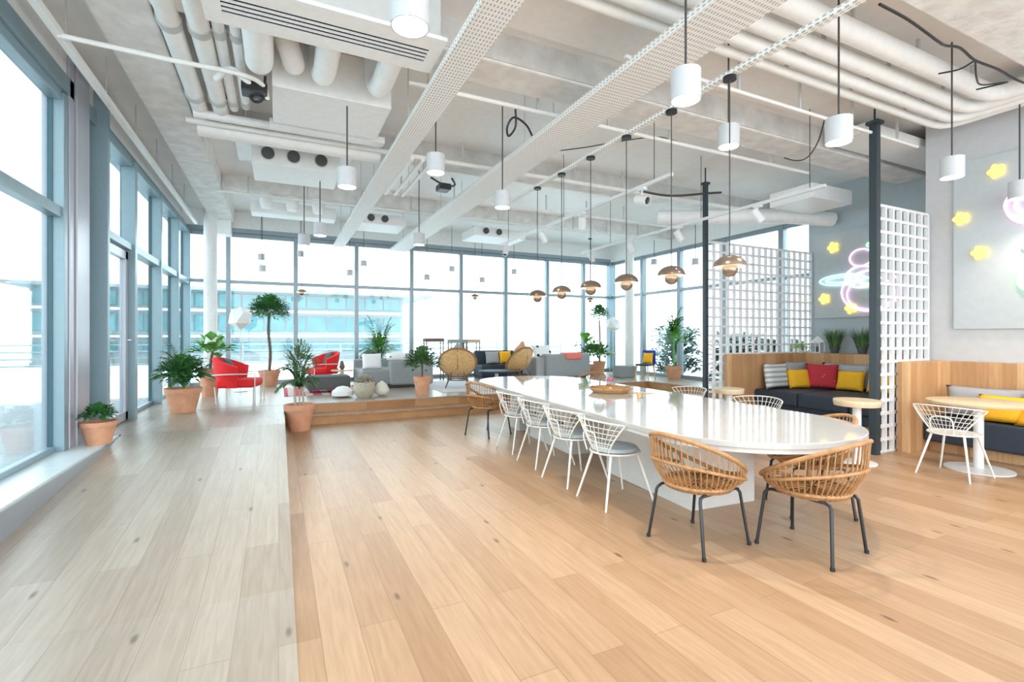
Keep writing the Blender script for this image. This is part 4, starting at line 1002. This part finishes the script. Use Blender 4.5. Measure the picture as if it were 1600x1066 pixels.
# high benches at the window
def stand(x, y, w, h, m, label):
    t = thing('side_stand', label, 'table', (x, y, .322), 0, 'high stands by the far windows')
    MB().box(-w / 2, -.15, h - .09, w / 2, .15, h).build('tabletop', m, t)
    for sx in (-1, 1):
        for sy in (-1, 1): MB().box(sx * (w / 2 - .02) - .012, sy * .13 - .012, 0, sx * (w / 2 - .02) + .012, sy * .13 + .012, h - .09).build('leg', 'bark', t)
stand(3.72, 12.6, .5, 1.13, 'bark', 'tall narrow stand with brown top behind the cane chair, left')
stand(4.45, 12.75, .5, 1.1, 'midgrey', 'tall narrow stand with grey top behind the cane chair, middle')
stand(4.98, 13.1, .45, 1.1, 'paleoak', 'tall narrow stand with pale top behind the cane chair, right')
# navy sofa and coffee table
t = thing('sofa', 'navy sofa with low back between the two cane chairs', 'sofa', (5.58, 12.55, .322), R(-4))
MB().box(-.6, -.35, .06, .6, .4, .4).build('seat', 'navy', t, bevel=.04); MB().box(-.6, .25, .06, .6, .45, .78).build('backrest', 'navy', t, bevel=.05)
MB().box(-.58, -.33, 0, .58, .4, .06).build('plinth', 'black', t)
cushion(5.35, 12.42, .742, .42, .36, .14, S, R(15), 'grey', 'grey cushion on the navy sofa')
cushion(5.72, 12.38, .742, .36, .36, .14, S, R(12), 'yellow', 'yellow cushion on the navy sofa')
round_table('coffee_table', 'low round black coffee table between the cane chairs', (4.85, 11.0, .322), .45, 'navy', .34, .04, .25)
# right-hand grey sofa
t = thing('sofa', 'grey block sofa beyond the long table with coral throw', 'sofa', (7.0, 11.6, .322), R(4))
MB().box(-.75, 0, .06, .8, 1.0, .42).build('seat', 'midgrey', t, bevel=.05, seg=3)
MB().box(-.55, -.2, .06, .95, .1, .70).build('backrest', 'midgrey', t, bevel=.06, seg=3)
MB().box(-.8, -.1, .06, -.5, 1.0, .62).build('armrest', 'grey', t, bevel=.05, seg=3)
MB().box(-.72, -.12, 0, .85, .95, .06).build('plinth', 'black', t)
cushion(6.55, 11.75, .90, .6, .42, .16, S, R(30), 'spots', 'white cushion with black spots on the far grey sofa')
t = thing('throw_blanket', 'coral throw folded over the back of the far grey sofa', 'throw', (7.35, 11.6, 1.02), R(4))
MB().box(-.28, -.22, -.16, .28, .14, .035).build('cloth', 'coral', t, bevel=.05, seg=3)
# grey plinth + little chair
tag(MB().box(8.75, 11.1, .322, 9.3, 11.5, .66).build('grey_pouf', 'midgrey', bevel=.03), 'square grey pouf before the right windows', 'pouf')
t = thing('small_chair', 'small chair with blue back, yellow cushion and wooden legs by the right windows', 'chair', (9.05, 10.45, .322), R(200))
MB().box(-.2, -.2, .38, .2, .2, .43).build('seat', 'navy', t, bevel=.02); MB().box(-.24, -.2, .43, -.19, .2, .8).build('backrest', 'blue', t, bevel=.03)
for sx in (-1, 1):
    for sy in (-1, 1): MB().tube([(sx * .16, sy * .16, .38), (sx * .2, sy * .2, 0)], .016, 8).build('leg', 'wax', t, True)
cushion(9.12, 10.42, .76, .3, .3, .12, R(200), R(10), 'yellow', 'small yellow cushion on the blue-backed chair')
# white faceted lamps
def facet_lamp(label, loc, h):
    t = thing('floor_lamp', label, 'floor lamp', loc, 0, 'white faceted floor lamps')
    b = MB(); bmesh.ops.create_icosphere(b.bm, subdivisions=1, radius=.25); bmesh.ops.translate(b.bm, verts=b.bm.verts, vec=(0, 0, h)); b.build('lamp_shade', 'paper', t)
    MB().tube([(0, 0, .02), (0, 0, h - .2)], .01, 8).build('pole', 'whitemetal', t); MB().lathe([(.14, 0), (.14, .02)], (0, 0, 0), 24).build('base', 'whitemetal', t)
facet_lamp('white faceted globe floor lamp behind the red armchair', (-.74, 11.9, .322), 1.57)
facet_lamp('white faceted globe floor lamp near the right round column', (9.3, 12.2, .322), 1.55)

# ------------------------------------------------------------------ light, world, camera
w = bpy.data.worlds.new('World'); SC.world = w; w.use_nodes = True; nt = w.node_tree
bg = nt.nodes['Background']; tc_ = nt.nodes.new('ShaderNodeTexCoord'); sp = nt.nodes.new('ShaderNodeSeparateXYZ'); cr_ = nt.nodes.new('ShaderNodeValToRGB')
nt.links.new(tc_.outputs['Generated'], sp.inputs[0]); nt.links.new(sp.outputs['Z'], cr_.inputs['Fac'])
cr_.color_ramp.elements[0].color = (.93, .97, 1, 1); cr_.color_ramp.elements[1].color = (.80, .91, 1, 1)
nt.links.new(cr_.outputs['Color'], bg.inputs['Color']); bg.inputs['Strength'].default_value = 2.6

cam = bpy.data.cameras.new('camera'); co = bpy.data.objects.new('camera', cam); C.objects.link(co)
cam.sensor_width = 36; cam.lens = 36 * 761 / 1600; cam.shift_y = -7 / 1600
cam.clip_start = .05; cam.clip_end = 300
co.location = (0, 0, 1.5); co.rotation_euler = (R(90), 0, -math.atan2(.43208, .90183))
SC.camera = co
SC.view_settings.view_transform = 'Standard'; SC.view_settings.look = 'None'; SC.view_settings.gamma = 1; SC.view_settings.use_curve_mapping = False
SC.view_settings.exposure = 1.02
SC.cycles.max_bounces = 10; SC.cycles.diffuse_bounces = 6; SC.cycles.transparent_max_bounces = 16
SC.cycles.sample_clamp_indirect = 6; SC.cycles.caustics_reflective = False; SC.cycles.caustics_refractive = False
